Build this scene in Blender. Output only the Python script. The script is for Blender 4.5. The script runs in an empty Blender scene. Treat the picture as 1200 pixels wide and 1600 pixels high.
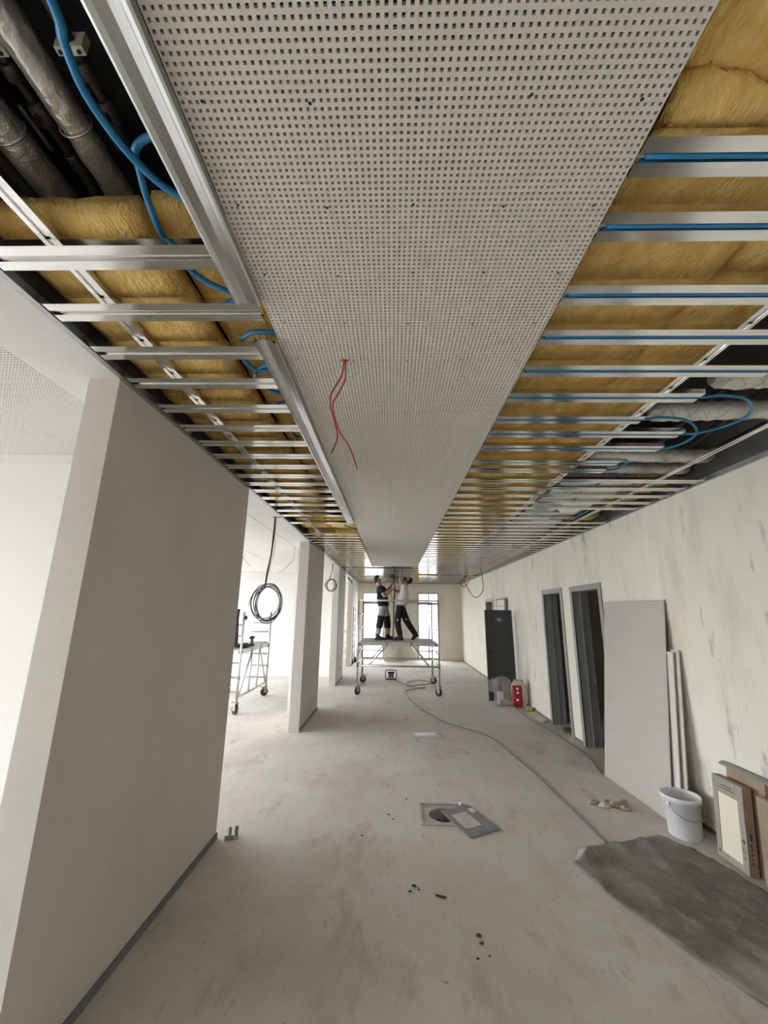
import bpy, math, random
from mathutils import Vector, Matrix
R = random.Random(7)
sc = bpy.context.scene
col = sc.collection
PI = math.pi

# ------------------------------------------------------------------ camera, world, light, exposure
CEIL = 3.127          # underside of the suspended ceiling
XP, XW = -1.504, 2.917  # corridor face of the left piers, right wall
YEND, YBACK, XLEFT = 18.0, -3.2, -6.6
cam_d = bpy.data.cameras.new('camera'); cam = bpy.data.objects.new('camera', cam_d); col.objects.link(cam)
pit, yaw, rol = 0.2417, -0.0236, 0.0137
fw = Vector((math.sin(yaw)*math.cos(pit), math.cos(yaw)*math.cos(pit), math.sin(pit)))
rt = Vector((math.cos(yaw), -math.sin(yaw), 0)); up = rt.cross(fw)
r2 = rt*math.cos(rol)+up*math.sin(rol); u2 = up*math.cos(rol)-rt*math.sin(rol)
M = Matrix((r2, u2, -fw)).transposed().to_4x4(); M.translation = Vector((0, 0, 1.9))
cam.matrix_world = M
cam_d.sensor_fit = 'HORIZONTAL'; cam_d.sensor_width = 36; cam_d.lens = 36*638.6/1200
cam_d.clip_start = .05; cam_d.clip_end = 200
sc.camera = cam

w = bpy.data.worlds.new('overcast_sky'); sc.world = w; w.use_nodes = True
bg = w.node_tree.nodes['Background']; bg.inputs[0].default_value = (.98, .983, 1.0, 1); bg.inputs[1].default_value = 9.0
w.cycles.sampling_method = 'MANUAL'; w.cycles.sample_map_resolution = 64

def portal(name, loc, rot, sx, sy):
    l = bpy.data.lights.new(name, 'AREA'); l.shape = 'RECTANGLE'; l.size = sx; l.size_y = sy
    l.cycles.is_portal = True
    o = bpy.data.objects.new(name, l); o.location = loc; o.rotation_euler = rot; col.objects.link(o)
# sky portals sit in the window openings that are built below
WINL = [(-2.7, -.9), (-.6, 1.1), (1.4, 2.9), (3.8, 5.9), (6.2, 8.3), (8.6, 10.7), (11.0, 12.9), (13.7, 15.6), (15.9, 17.7)]
for (a, b) in WINL:
    portal('window_daylight', (XLEFT-.1, (a+b)/2, 1.5), (0, -PI/2, 0), 2.5, b-a)
WINE = [(-1.3, -.36), (1.08, 1.98)]
for (a, b) in WINE:
    portal('window_daylight', ((a+b)/2, YEND+.12, 1.4), (-PI/2, 0, 0), b-a, 2.7)
WINB = []
for (a, b) in WINB:
    portal('window_daylight', ((a+b)/2, YBACK-.1, 1.6), (PI/2, 0, 0), b-a, 1.9)
sc.view_settings.view_transform = 'Standard'; sc.view_settings.look = 'None'
sc.view_settings.gamma = 1; sc.view_settings.use_curve_mapping = False
sc.view_settings.exposure = 0.86
sc.cycles.use_denoising = True
sc.cycles.max_bounces = 10; sc.cycles.diffuse_bounces = 7; sc.cycles.glossy_bounces = 5
sc.cycles.transparent_max_bounces = 12
sc.cycles.sample_clamp_indirect = 12

# ------------------------------------------------------------------ materials
MATS = {}
def mat(name, c, rough=.7, metal=0., var=0., vscale=6., bump=0., bscale=40., c2=None, stretch=(1, 1, 1), spec=.5, detail=5, alpha=1., tr=0.):
    m = bpy.data.materials.new(name); m.use_nodes = True; nt = m.node_tree; N = nt.nodes; L = nt.links
    b = N['Principled BSDF']; b.inputs['Roughness'].default_value = rough; b.inputs['Metallic'].default_value = metal
    b.inputs['Specular IOR Level'].default_value = spec; b.inputs['Alpha'].default_value = alpha
    b.inputs['Transmission Weight'].default_value = tr
    b.inputs['Base Color'].default_value = (*c, 1)
    if var or c2 or bump:
        tc = N.new('ShaderNodeTexCoord'); mp = N.new('ShaderNodeMapping'); mp.inputs['Scale'].default_value = stretch
        L.new(tc.outputs['Object'], mp.inputs[0])
    if var or c2:
        n = N.new('ShaderNodeTexNoise'); n.inputs['Scale'].default_value = vscale; n.inputs['Detail'].default_value = detail
        n.inputs['Roughness'].default_value = .62
        L.new(mp.outputs[0], n.inputs['Vector'])
        r = N.new('ShaderNodeValToRGB'); r.color_ramp.elements[0].position = .32; r.color_ramp.elements[1].position = .68
        lo = c2 if c2 else tuple(x*(1-var) for x in c); hi = c if c2 else tuple(min(1, x*(1+var)) for x in c)
        r.color_ramp.elements[0].color = (*lo, 1); r.color_ramp.elements[1].color = (*hi, 1)
        L.new(n.outputs['Fac'], r.inputs[0]); L.new(r.outputs[0], b.inputs['Base Color'])
    if bump:
        n2 = N.new('ShaderNodeTexNoise'); n2.inputs['Scale'].default_value = bscale; n2.inputs['Detail'].default_value = 4
        L.new(mp.outputs[0], n2.inputs['Vector'])
        bp = N.new('ShaderNodeBump'); bp.inputs['Strength'].default_value = bump; bp.inputs['Distance'].default_value = .02
        L.new(n2.outputs['Fac'], bp.inputs['Height']); L.new(bp.outputs[0], b.inputs['Normal'])
    MATS[name] = m
    return m

def stained(name, base, stains, rough=.85, grain=.04):
    """base colour with several noise-shaped stain layers: (colour, scale, lo, hi, stretch, amount)"""
    m = mat(name, base, rough); nt = m.node_tree; N = nt.nodes; L = nt.links; b = N['Principled BSDF']
    tc = N.new('ShaderNodeTexCoord')
    g = N.new('ShaderNodeTexNoise'); g.inputs['Scale'].default_value = 90; g.inputs['Detail'].default_value = 3
    L.new(tc.outputs['Object'], g.inputs['Vector'])
    gr = N.new('ShaderNodeValToRGB')
    gr.color_ramp.elements[0].color = (*[x*(1-grain) for x in base], 1); gr.color_ramp.elements[1].color = (*[min(1, x*(1+grain)) for x in base], 1)
    L.new(g.outputs['Fac'], gr.inputs[0]); cur = gr.outputs[0]
    for i, (c, s, lo, hi, st, amt) in enumerate(stains):
        mp = N.new('ShaderNodeMapping'); mp.inputs['Scale'].default_value = st; mp.inputs['Location'].default_value = (i*3.1, i*1.7, i*2.3)
        L.new(tc.outputs['Object'], mp.inputs[0])
        n = N.new('ShaderNodeTexNoise'); n.inputs['Scale'].default_value = s; n.inputs['Detail'].default_value = 6; n.inputs['Roughness'].default_value = .65
        L.new(mp.outputs[0], n.inputs['Vector'])
        mr = N.new('ShaderNodeMapRange'); mr.inputs['From Min'].default_value = lo; mr.inputs['From Max'].default_value = hi
        mr.inputs['To Max'].default_value = amt
        L.new(n.outputs['Fac'], mr.inputs['Value'])
        mx = N.new('ShaderNodeMix'); mx.data_type = 'RGBA'
        L.new(mr.outputs[0], mx.inputs[0]); L.new(cur, mx.inputs[6]); mx.inputs[7].default_value = (*c, 1)
        cur = mx.outputs[2]
    L.new(cur, b.inputs['Base Color'])
    bp = N.new('ShaderNodeBump'); bp.inputs['Strength'].default_value = .12; bp.inputs['Distance'].default_value = .01
    L.new(g.outputs['Fac'], bp.inputs['Height']); L.new(bp.outputs[0], b.inputs['Normal'])
    return m

m_floor = stained('dusty_screed', (.57, .535, .48), [
    ((.68, .655, .63), 1.1, .45, .75, (1, 1, 1), .7), ((.43, .36, .30), 1.3, .50, .74, (1, .6, 1), .65),
    ((.35, .26, .21), 3.6, .57, .72, (1, .45, 1), .6), ((.36, .31, .27), 9.0, .60, .72, (1.6, .5, 1), .55), ((.26, .22, .19), 22, .66, .73, (1, 1, 1), .75), ((.36, .27, .23), 13, .62, .70, (2.2, .5, 1), .6)], .9)
m_plaster = stained('skimmed_plaster', (.77, .74, .635), [
    ((.80, .785, .71), .7, .42, .7, (1, 1, 1), .8), ((.50, .49, .41), 1.6, .53, .76, (1, 1.6, .5), .6),
    ((.27, .27, .24), 3.0, .61, .72, (1, 2.2, .5), .65), ((.66, .56, .40), 1.3, .56, .8, (1, 1, .6), .4), ((.30, .30, .27), 11, .66, .74, (1, 1.5, .6), .5)], .85)
m_white = stained('white_wall_paint', (.70, .69, .67), [((.62, .61, .59), 1.6, .5, .8, (1, 1, .6), .35)], .8, .03)
m_grey_pier = stained('grey_skim_coat', (.60, .57, .53), [((.51, .485, .45), 1.4, .46, .75, (1, 1, .7), .6), ((.66, .63, .59), 2.2, .55, .8, (1, 1, .5), .4)], .8, .03)
m_board = stained('gypsum_board_card', (.66, .63, .585), [((.58, .55, .50), 1.7, .52, .78, (1, 1, 1), .5), ((.65, .62, .58), 6, .6, .8, (1, .3, 1), .3)], .85, .03)
m_lceil = stained('painted_ceiling_board', (.68, .665, .64), [((.62, .61, .58), 2, .5, .8, (1, 1, 1), .3)], .85, .02)
m_fleece = mat('black_acoustic_fleece', (.06, .055, .055), .95)
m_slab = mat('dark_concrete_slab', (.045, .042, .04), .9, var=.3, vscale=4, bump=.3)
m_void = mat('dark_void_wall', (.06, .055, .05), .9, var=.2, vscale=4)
m_darkroom = mat('unlit_room_plaster', (.50, .45, .38), .9)
m_galv = mat('galvanised_steel', (.74, .74, .73), .15, 1., var=.10, vscale=9, stretch=(.5, 4, 4))
m_galv_dull = mat('dull_galvanised_steel', (.42, .43, .44), .38, 1., var=.15, vscale=12, bump=.05)
m_track = mat('bent_zinc_track', (.55, .56, .56), .30, 1., var=.12, vscale=5, stretch=(6, .6, 6))
m_alu = mat('scaffold_aluminium', (.62, .62, .62), .40, .85, var=.08, vscale=10)
m_ply = mat('scaffold_plywood', (.46, .43, .38), .8, var=.2, vscale=8, stretch=(1, 5, 1))
m_rubber = mat('black_rubber', (.025, .025, .025), .6)
m_caster = mat('grey_caster_plastic', (.36, .33, .32), .6)
m_blue = mat('blue_pe_pipe', (.014, .20, .43), .35)
m_foil = mat('aluminium_foil_wrap', (.88, .87, .85), .28, .78, bump=.5, bscale=22, stretch=(1, 1, 1))
m_foil_white = mat('white_foil_wrap', (.72, .71, .68), .35, .35, var=.1, vscale=12, bump=.6, bscale=18)
m_line = mat('wrap_reinforcing_thread', (.36, .36, .36), .6)
m_wool = mat('yellow_mineral_wool', (1.0, .76, .32), .95, c2=(.80, .48, .13), vscale=7, bump=1., bscale=34, stretch=(2.2, 1, 1), spec=.1, detail=10)
m_black = mat('black_plastic', (.02, .02, .02), .5)
m_iron = mat('dark_iron_pipe', (.08, .07, .065), .5, .6, var=.4, vscale=20)
m_brass = mat('pale_clamp', (.75, .73, .62), .5)
m_cable = mat('grey_cable', (.16, .155, .14), .6)
m_cable_g = mat('green_grey_cable', (.085, .095, .075), .55)
m_red = mat('red_wire', (.42, .012, .02), .5)
m_frame = mat('grey_steel_door_frame', (.28, .285, .27), .5, var=.06, vscale=4)
m_anthr = mat('anthracite_door_leaf', (.042, .046, .046), .5, var=.1, vscale=3)
m_sticker = mat('blue_sticker', (.015, .07, .33), .4)
m_print_w = mat('white_print', (.8, .82, .84), .5)
m_winframe = mat('grey_window_frame', (.33, .33, .33), .5)
m_bucket = mat('white_plastic_bucket', (.74, .75, .76), .45, var=.08, vscale=7, bump=.1, bscale=12)
m_wire = mat('steel_wire', (.35, .35, .35), .35, 1.)
m_plasterdry = mat('dried_plaster', (.62, .58, .50), .9, var=.15, vscale=9, bump=.5)
m_carton = mat('wood_print_carton', (.40, .37, .31), .8, c2=(.27, .245, .20), vscale=7, stretch=(1, 6, 1))
m_carton_b = mat('brown_carton', (.33, .24, .17), .8, var=.15, vscale=8)
m_tile = mat('cream_tile', (.80, .75, .60), .35)
m_ink = mat('dark_print', (.06, .055, .05), .7)
m_tarp = stained('dusty_grey_sheeting', (.15, .14, .125), [((.30, .285, .265), 2.0, .45, .68, (1, 1, 1), .8), ((.42, .40, .38), 6, .54, .70, (1, .6, 1), .6), ((.075, .068, .058), 3.0, .54, .70, (1, 1, 1), .7), ((.36, .34, .32), 24, .56, .72, (1, .5, 1), .45)], .55, .1)
m_rag = mat('soiled_paper', (.52, .45, .34), .9, c2=(.30, .22, .14), vscale=14, bump=.5)
m_debris = mat('dark_debris', (.10, .075, .055), .9)
m_gravel = mat('grey_crumb', (.42, .40, .37), .9)
m_film = mat('clear_plastic_film', (.80, .83, .86), .15, alpha=.2)
m_bag = mat('cement_bag_paper', (.55, .53, .46), .8, var=.12, vscale=10, bump=.4, bscale=14)
m_bagred = mat('red_bag_print', (.33, .012, .025), .5)
m_yell = mat('olive_sponge', (.42, .38, .09), .8, var=.3, vscale=18)
m_skin = mat('skin', (.42, .25, .18), .55)
m_hair = mat('dark_hair', (.022, .016, .012), .7)
m_tee_k = mat('black_cotton', (.013, .013, .016), .9, var=.3, vscale=14, bump=.3, bscale=12)
m_tee_w = mat('white_cotton', (.66, .65, .63), .9, bump=.4, bscale=11)
m_trou_g = mat('light_grey_canvas', (.40, .38, .35), .9, bump=.3, bscale=12)
m_trou_k = mat('black_canvas', (.014, .014, .015), .9, bump=.3, bscale=12)
m_shoe = mat('work_shoe', (.05, .043, .036), .8)
m_film_b = mat('blue_film_scrap', (.10, .38, .52), .4)
m_ground = mat('outside_ground', (.40, .39, .375), .9, var=.2, vscale=.7)
m_sill = mat('grey_strip', (.16, .17, .18), .8)

mg = bpy.data.materials.new('window_glass'); mg.use_nodes = True; nt = mg.node_tree
for n in list(nt.nodes): nt.nodes.remove(n)
o_ = nt.nodes.new('ShaderNodeOutputMaterial'); mx = nt.nodes.new('ShaderNodeMixShader'); tr = nt.nodes.new('ShaderNodeBsdfTransparent'); gl = nt.nodes.new('ShaderNodeBsdfGlossy')
gl.inputs['Roughness'].default_value = .02; mx.inputs[0].default_value = .06; tr.inputs[0].default_value = (.96, .98, 1, 1)
nt.links.new(tr.outputs[0], mx.inputs[1]); nt.links.new(gl.outputs[0], mx.inputs[2]); nt.links.new(mx.outputs[0], o_.inputs[0])

# ------------------------------------------------------------------ mesh helpers
class MB:
    def __init__(s): s.v = []; s.f = []; s.sm = []
    def add(s, vs, fs, smooth=False):
        b = len(s.v); s.v += [tuple(x) for x in vs]; s.f += [tuple(i+b for i in f) for f in fs]; s.sm += [smooth]*len(fs); return s
    def box(s, x0, x1, y0, y1, z0, z1):
        return s.add([(x0,y0,z0),(x1,y0,z0),(x1,y1,z0),(x0,y1,z0),(x0,y0,z1),(x1,y0,z1),(x1,y1,z1),(x0,y1,z1)],
                     [(0,3,2,1),(4,5,6,7),(0,1,5,4),(1,2,6,5),(2,3,7,6),(3,0,4,7)])
    def obox(s, c, ax, ay, az):
        """oriented box: centre and three half-axis vectors"""
        c = Vector(c); ax = Vector(ax); ay = Vector(ay); az = Vector(az); vs = []
        for k in (-1, 1):
            for (i, j) in ((-1,-1),(1,-1),(1,1),(-1,1)): vs.append(c+ax*i+ay*j+az*k)
        return s.add(vs, [(0,3,2,1),(4,5,6,7),(0,1,5,4),(1,2,6,5),(2,3,7,6),(3,0,4,7)])
    def tube(s, pts, r, n=8, closed=False, caps=True, radii=None, flat=1.):
        pts = [Vector(p) for p in pts]; m = len(pts); rings = []; prev = None
        for i, p in enumerate(pts):
            if closed: t = pts[(i+1) % m]-pts[i-1]
            else: t = pts[min(i+1, m-1)]-pts[max(i-1, 0)]
            t.normalize()
            if prev is None:
                a = Vector((0,0,1)) if abs(t.z) < .9 else Vector((1,0,0))
                nrm = t.cross(a).normalized()
            else:
                nrm = (prev - t*prev.dot(t)).normalized()
            prev = nrm; bn = t.cross(nrm); rr = radii[i] if radii else r
            rings.append([p+nrm*(rr*math.cos(2*PI*k/n))+bn*(rr*flat*math.sin(2*PI*k/n)) for k in range(n)])
        vs = [q for rg in rings for q in rg]; fs = []
        for i in range(m if closed else m-1):
            for k in range(n):
                a = i*n+k; b = i*n+(k+1) % n; c = ((i+1) % m)*n+(k+1) % n; d = ((i+1) % m)*n+k
                fs.append((a, b, c, d))
        s.add(vs, fs, True)
        if caps and not closed:
            b0 = len(s.v)-len(vs)
            s.f.append(tuple(b0+k for k in reversed(range(n)))); s.f.append(tuple(b0+(m-1)*n+k for k in range(n))); s.sm += [False, False]
        return s
    def lathe(s, prof, c=(0,0,0), n=32, axis='z', cap0=False, cap1=False):
        vs = []; fs = []
        for (r, h) in prof:
            for k in range(n):
                a = 2*PI*k/n
                p = (r*math.cos(a), r*math.sin(a), h) if axis == 'z' else ((h, r*math.cos(a), r*math.sin(a)) if axis == 'x' else (r*math.cos(a), h, -r*math.sin(a)))
                vs.append((p[0]+c[0], p[1]+c[1], p[2]+c[2]))
        for i in range(len(prof)-1):
            for k in range(n): fs.append((i*n+k, i*n+(k+1) % n, (i+1)*n+(k+1) % n, (i+1)*n+k))
        s.add(vs, fs, True); b = len(s.v)-len(vs)
        if cap0: s.f.append(tuple(b+k for k in reversed(range(n)))); s.sm.append(False)
        if cap1: s.f.append(tuple(b+(len(prof)-1)*n+k for k in range(n))); s.sm.append(False)
        return s
    def extr(s, poly, a0, a1, axis='x'):
        """closed 2-D section extruded along x (section y,z) or y (section x,z)"""
        n = len(poly); vs = []
        for a in (a0, a1):
            for (p, q) in poly: vs.append((a, p, q) if axis == 'x' else (p, a, q))
        fs = [(k, (k+1) % n, n+(k+1) % n, n+k) for k in range(n)]
        return s.add(vs, fs)
    def mesh(s, name):
        me = bpy.data.meshes.new(name); me.from_pydata(s.v, [], s.f)
        me.polygons.foreach_set('use_smooth', s.sm); me.update(); return me
    def build(s, name, m, parent=None, loc=None):
        return link(name, s.mesh(name), m, parent, loc)

def link(name, me, m, parent=None, loc=None, rot=None):
    if m is not None and not me.materials: me.materials.append(m)
    o = bpy.data.objects.new(name, me); col.objects.link(o)
    if parent: o.parent = parent
    if loc: o.location = loc
    if rot: o.rotation_euler = rot
    return o
def tag(o, label, cat, group=None, kind=None):
    o['label'] = label; o['category'] = cat
    if group: o['group'] = group
    if kind: o['kind'] = kind
    return o
def struct(o, label=None):
    o['kind'] = 'structure'
    if label: o['label'] = label
    return o
def empty(name, loc=(0,0,0), rz=0.):
    e = bpy.data.objects.new(name, None); col.objects.link(e); e.location = loc; e.rotation_euler = (0, 0, rz); e.empty_display_size = .1
    return e
def bezier(pts, n=8, closed=False):
    """Catmull-Rom through the points"""
    P = [Vector(p) for p in pts]; out = []; m = len(P)
    rng = range(m) if closed else range(m-1)
    for i in rng:
        if closed: p0, p1, p2, p3 = P[i-1], P[i], P[(i+1) % m], P[(i+2) % m]
        else: p0, p1, p2, p3 = P[max(i-1, 0)], P[i], P[i+1], P[min(i+2, m-1)]
        for k in range(n):
            t = k/n
            out.append(.5*((2*p1)+(p2-p0)*t+(2*p0-5*p1+4*p2-p3)*t*t+(3*p1-p0-3*p2+p3)*t**3))
    if not closed: out.append(P[-1])
    return out

def rects_minus(x0, x1, y0, y1, holes):
    """split a rectangle into rectangles around rectangular holes"""
    xs = sorted({x0, x1, *[h[0] for h in holes], *[h[1] for h in holes]}); ys = sorted({y0, y1, *[h[2] for h in holes], *[h[3] for h in holes]})
    out = []
    for i in range(len(xs)-1):
        for j in range(len(ys)-1):
            cx, cy = (xs[i]+xs[i+1])/2, (ys[j]+ys[j+1])/2
            if cx < x0 or cx > x1 or cy < y0 or cy > y1: continue
            if any(h[0] < cx < h[1] and h[2] < cy < h[3] for h in holes): continue
            out.append((xs[i], xs[i+1], ys[j], ys[j+1]))
    return out

# ------------------------------------------------------------------ the setting
SLAB = 3.78
HAT = (.28, .75, 4.36, 4.82)
b = MB()
for (x0, x1, y0, y1) in rects_minus(XLEFT-.3, 6.2, YBACK-.3, YEND+.3, [HAT]): b.box(x0, x1, y0, y1, -.15, 0)
struct(b.build('floor', m_floor), 'dusty grey screed floor')
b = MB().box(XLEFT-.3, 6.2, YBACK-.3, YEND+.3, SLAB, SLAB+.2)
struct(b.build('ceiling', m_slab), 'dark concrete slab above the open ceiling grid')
b = MB().box(-60, 60, -60, 80, -.6, -.5)
struct(b.build('ground', m_ground), 'ground outside the building')

# right wall with three door openings
DOORS = [(5.92, 6.84, 2.30), (7.28, 8.13, 2.31), (12.2, 13.12, 2.29)]
b = MB()
for (y0, y1, z0, z1) in rects_minus(YBACK, YEND, 0, CEIL+.04, [(a, c, 0, h) for (a, c, h) in DOORS]): b.box(XW, XW+.22, y0, y1, z0, z1)
struct(b.build('wall_right', m_plaster), 'stained plaster wall along the corridor')
struct(MB().box(XW, XW+.22, YBACK, YEND, CEIL+.04, SLAB).build('wall_right_upper', mat('dark_wall_above_ceiling', (.13, .125, .12), .9, var=.2, vscale=4)), 'darker wall above the ceiling line')  # upper band of the wall, coloured darker than the part below
b = MB().box(XW+.22, 6.0, 5.0, 5.1, 0, SLAB).box(XW+.22, 6.0, 13.9, 14.0, 0, SLAB).box(5.9, 6.0, 5.1, 13.9, 0, SLAB).box(XW+.22, 6, 9.9, 10.0, 0, SLAB)
struct(b.build('wall_side_rooms', m_darkroom), 'walls of the unlit rooms behind the doorways')
struct(MB().box(XW-.012, XW, YBACK, 5.86, 0, .035).box(XW-.012, XW, 6.9, 7.22, 0, .035).box(XW-.012, XW, 8.19, 12.14, 0, .035).box(XW-.012, XW, 13.18, YEND, 0, .035).build('baseboard_right', m_sill), 'dark edge strip along the right wall')
for i, (y0, y1, h) in enumerate(DOORS):
    e = struct(empty('door_%d' % (i+1), (XW, (y0+y1)/2, 0)), 'grey steel frame of an open doorway')
    hw = (y1-y0)/2; t = .055
    for s in (-1, 1):
        o = MB()
        o.box(-.015, .235, min(s*hw, s*(hw-.03)), max(s*hw, s*(hw-.03)), 0, h)
        o.box(-.018, 0, min(s*(hw+t), s*(hw-.03)), max(s*(hw+t), s*(hw-.03)), 0, h+t)
        o.box(.10, .125, min(s*(hw-.03), s*(hw-.045)), max(s*(hw-.03), s*(hw-.045)), 0, h)
        o.build('jamb', m_frame, e)
    MB().box(-.015, .235, -hw+.03, hw-.03, h-.03, h).box(-.018, 0, -hw+.03, hw-.03, h, h+t).build('head_jamb', m_frame, e)

# left piers, the cross walls behind them and the lintel hidden above the ceiling
PIERS = [(1.97, 4.05), (7.25, 8.9), (11.55, 13.15), (15.6, YEND)]
PL = ['near left wall pier, large and grey', 'second left wall pier', 'third left wall pier', 'last left wall pier']
for i, (y0, y1) in enumerate(PIERS):
    struct(MB().box(XP-.17, XP, y0, y1, 0, CEIL).build('wall_left', m_grey_pier), PL[i])
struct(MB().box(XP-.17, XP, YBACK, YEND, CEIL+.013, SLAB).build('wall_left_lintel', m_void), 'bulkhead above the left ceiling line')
struct(MB().box(XLEFT, XP-.17, 3.30, 3.50, 0, SLAB).build('wall_cross', m_white), 'white cross wall behind the near pier')
struct(MB().box(XLEFT, XP-.17, 13.12, 13.3, 0, SLAB).build('wall_cross', m_white), 'white cross wall at the end of the left room')
struct(MB().box(XP-.46, XP-.17, 8.3, 8.5, 0, CEIL).build('wall_stub', m_white), 'short white wall return behind the second pier')
bb = MB()
for (y0, y1) in PIERS: bb.box(XP, XP+.014, y0, y1, 0, .045)
struct(bb.build('baseboard_left', m_sill), 'dark edge strip along the foot of the left piers')

# outer left wall, end wall and back wall with windows
def window(name, label, axis, at, a, bb_, z0, z1, rails=(), mull=()):
    """axis 'x': wall plane at x=at spanning y; axis 'y': plane at y=at spanning x"""
    c = (a+bb_)/2; e = struct(empty(name, (at, c, 0) if axis == 'x' else (c, at, 0)), label); hw = (bb_-a)/2
    def bx(o, p0, p1, d, q0, q1):
        return o.box(-d, d, p0, p1, q0, q1) if axis == 'x' else o.box(p0, p1, -d, d, q0, q1)
    f = MB(); t = .06
    bx(f, -hw, -hw+t, .04, z0, z1); bx(f, hw-t, hw, .04, z0, z1); bx(f, -hw+t, hw-t, .04, z0, z0+t); bx(f, -hw+t, hw-t, .04, z1-t, z1)
    f.build('window_frame', m_winframe, e)
    for (q, th) in rails: bx(MB(), -hw+t, hw-t, .035, q-th/2, q+th/2).build('window_rail', m_winframe, e)
    for q in mull: bx(MB(), q-.025, q+.025, .035, z0+t, z1-t).build('mullion', m_winframe, e)
    bx(MB(), -hw+t, hw-t, .006, z0+t, z1-t).build('pane', mg, e)
b = MB()
for (y0, y1, z0, z1) in rects_minus(YBACK, YEND, 0, SLAB, [(a, c, .25, 2.75) for (a, c) in WINL]): b.box(XLEFT-.2, XLEFT, y0, y1, z0, z1)
struct(b.build('wall_outer_left', m_white), 'outer window wall of the left rooms')
n = 1
for (a, c) in WINL:
    window('window_%d' % n, 'tall window of the left rooms', 'x', XLEFT-.1, a, c, .25, 2.75); n += 1
b = MB()
for (x0, x1, z0, z1) in rects_minus(XLEFT, 6.0, 0, SLAB, [(a, c, .04, 2.76) for (a, c) in WINE]+[(-6.2, -4.2, .3, 2.7)]): b.box(x0, x1, YEND, YEND+.22, z0, z1)
struct(b.build('wall_end', m_plaster), 'end wall of the corridor')
LBL = ['tall glazed opening left of the end column', 'tall glazed opening right of the end column']
for i, (a, c) in enumerate(WINE):
    window('window_%d' % n, LBL[i], 'y', YEND+.1, a, c, .04, 2.76, rails=((2.3, .10), (.36, .05)), mull=(()if i == 0 else (.02,))); n += 1
window('window_%d' % n, 'far window of the last left room', 'y', YEND+.1, -6.2, -4.2, .3, 2.7); n += 1
struct(MB().box(-.33, .17, YEND-.5, YEND-.02, 0, SLAB).build('wall_column', m_plaster), 'square column standing between the end windows')
b = MB()
for (x0, x1, z0, z1) in rects_minus(XLEFT, 6.0, 0, SLAB, [(a, c, .65, 2.55) for (a, c) in WINB]): b.box(x0, x1, YBACK-.2, YBACK, z0, z1)
struct(b.build('wall_back', m_plaster), 'wall behind the viewer')
for (a, c) in WINB:
    window('window_%d' % n, 'window behind the viewer', 'y', YBACK-.1, a, c, .65, 2.55); n += 1

# ------------------------------------------------------------------ perforated boards
def perforated(nx, ny, p, hole, t=.0125):
    """board with nx*ny square holes, corner at the origin, underside at z=0"""
    vs = []; fs = []; h0 = (p-hole)/2; h1 = h0+hole
    xs = [0.0]+[i*p+q for i in range(nx) for q in (h0, h1)]+[nx*p]
    ys = [0.0]+[j*p+q for j in range(ny) for q in (h0, h1)]+[ny*p]
    NX, NY = len(xs), len(ys)
    for y in ys:
        for x in xs: vs.append((x, y, 0))
    idx = lambda i, j: j*NX+i
    top = {}
    def tv(i, j):
        k = (i, j)
        if k not in top: top[k] = len(vs); vs.append((xs[i], ys[j], t))
        return top[k]
    for j in range(0, NY-1):
        if j % 2 == 0:
            for i in range(0, NX-1): fs.append((idx(i, j), idx(i, j+1), idx(i+1, j+1), idx(i+1, j)))
        else:
            for i in range(0, NX-1, 2): fs.append((idx(i, j), idx(i, j+1), idx(i+1, j+1), idx(i+1, j)))
            for i in range(1, NX-1, 2):
                a, b_, c, d = (i, j), (i+1, j), (i+1, j+1), (i, j+1)
                for (q, r) in ((a, b_), (b_, c), (c, d), (d, a)): fs.append((idx(*q), idx(*r), tv(*r), tv(*q)))
    a, b_, c, d = (0, 0), (NX-1, 0), (NX-1, NY-1), (0, NY-1)
    for (q, r) in ((b_, a), (c, b_), (d, c), (a, d)): fs.append((idx(*q), idx(*r), tv(*r), tv(*q)))
    me = bpy.data.meshes.new('perforated_board'); me.from_pydata(vs, [], fs); me.update(); return me
def fleece_mesh(w_, l_):
    return MB().box(.0005, w_-.0005, .0005, l_-.0005, .0127, .0137).mesh('fleece')
XL, XR = -.5424, .6598; PITCH = (XR-XL)/66; NY = 117; LEN = PITCH*NY
m_hole = .0083
me_big = perforated(66, NY, PITCH, m_hole); me_big.materials.append(m_board); fl_big = fleece_mesh(XR-XL, LEN); fl_big.materials.append(m_fleece)
ce = struct(empty('ceiling_strip', (XL, .47, CEIL)), 'strip of perforated gypsum boards down the corridor')
ce.name = 'ceiling_strip'
screw_me = MB().lathe([(.0045, -.0008), (.0035, -.0012), (.0001, -.0012)], n=8).mesh('screw'); screw_me.materials.append(m_black)
for k in range(-1, 5):
    o = link('perforated_board', me_big, None, ce, (R.uniform(-.001, .001), k*LEN+.001*k, R.uniform(0, .0015)))
    f = link('fleece_backing', fl_big, None, o)
    if k <= 1:
        for jy in range(1, 8):
            for ix in range(5):
                link('screw', screw_me, None, o, (PITCH*round(3+ix*15)+R.uniform(-.006, .006), LEN*jy/8+R.uniform(-.01, .01), 0))
me_s = perforated(33, NY, PITCH, m_hole); me_s.materials.append(m_lceil); fl_s = fleece_mesh(33*PITCH, LEN); fl_s.materials.append(m_fleece)
me_t = perforated(33, 24, PITCH, m_hole); me_t.materials.append(m_lceil); fl_t = fleece_mesh(33*PITCH, 24*PITCH); fl_t.materials.append(m_fleece)
lw = 33*PITCH
cl = struct(empty('ceiling_left', (XP, 0, CEIL)), 'finished ceiling of the left rooms')
for k in range(5):
    x = -1.905-(k+1)*lw-XP-.003*k
    o = link('perforated_board', me_s, None, cl, (x, 2.66-LEN, 0)); link('fleece_backing', fl_s, None, o)
    o = link('perforated_board', me_t, None, cl, (x, 2.663, 0)); link('fleece_backing', fl_t, None, o)
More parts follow.
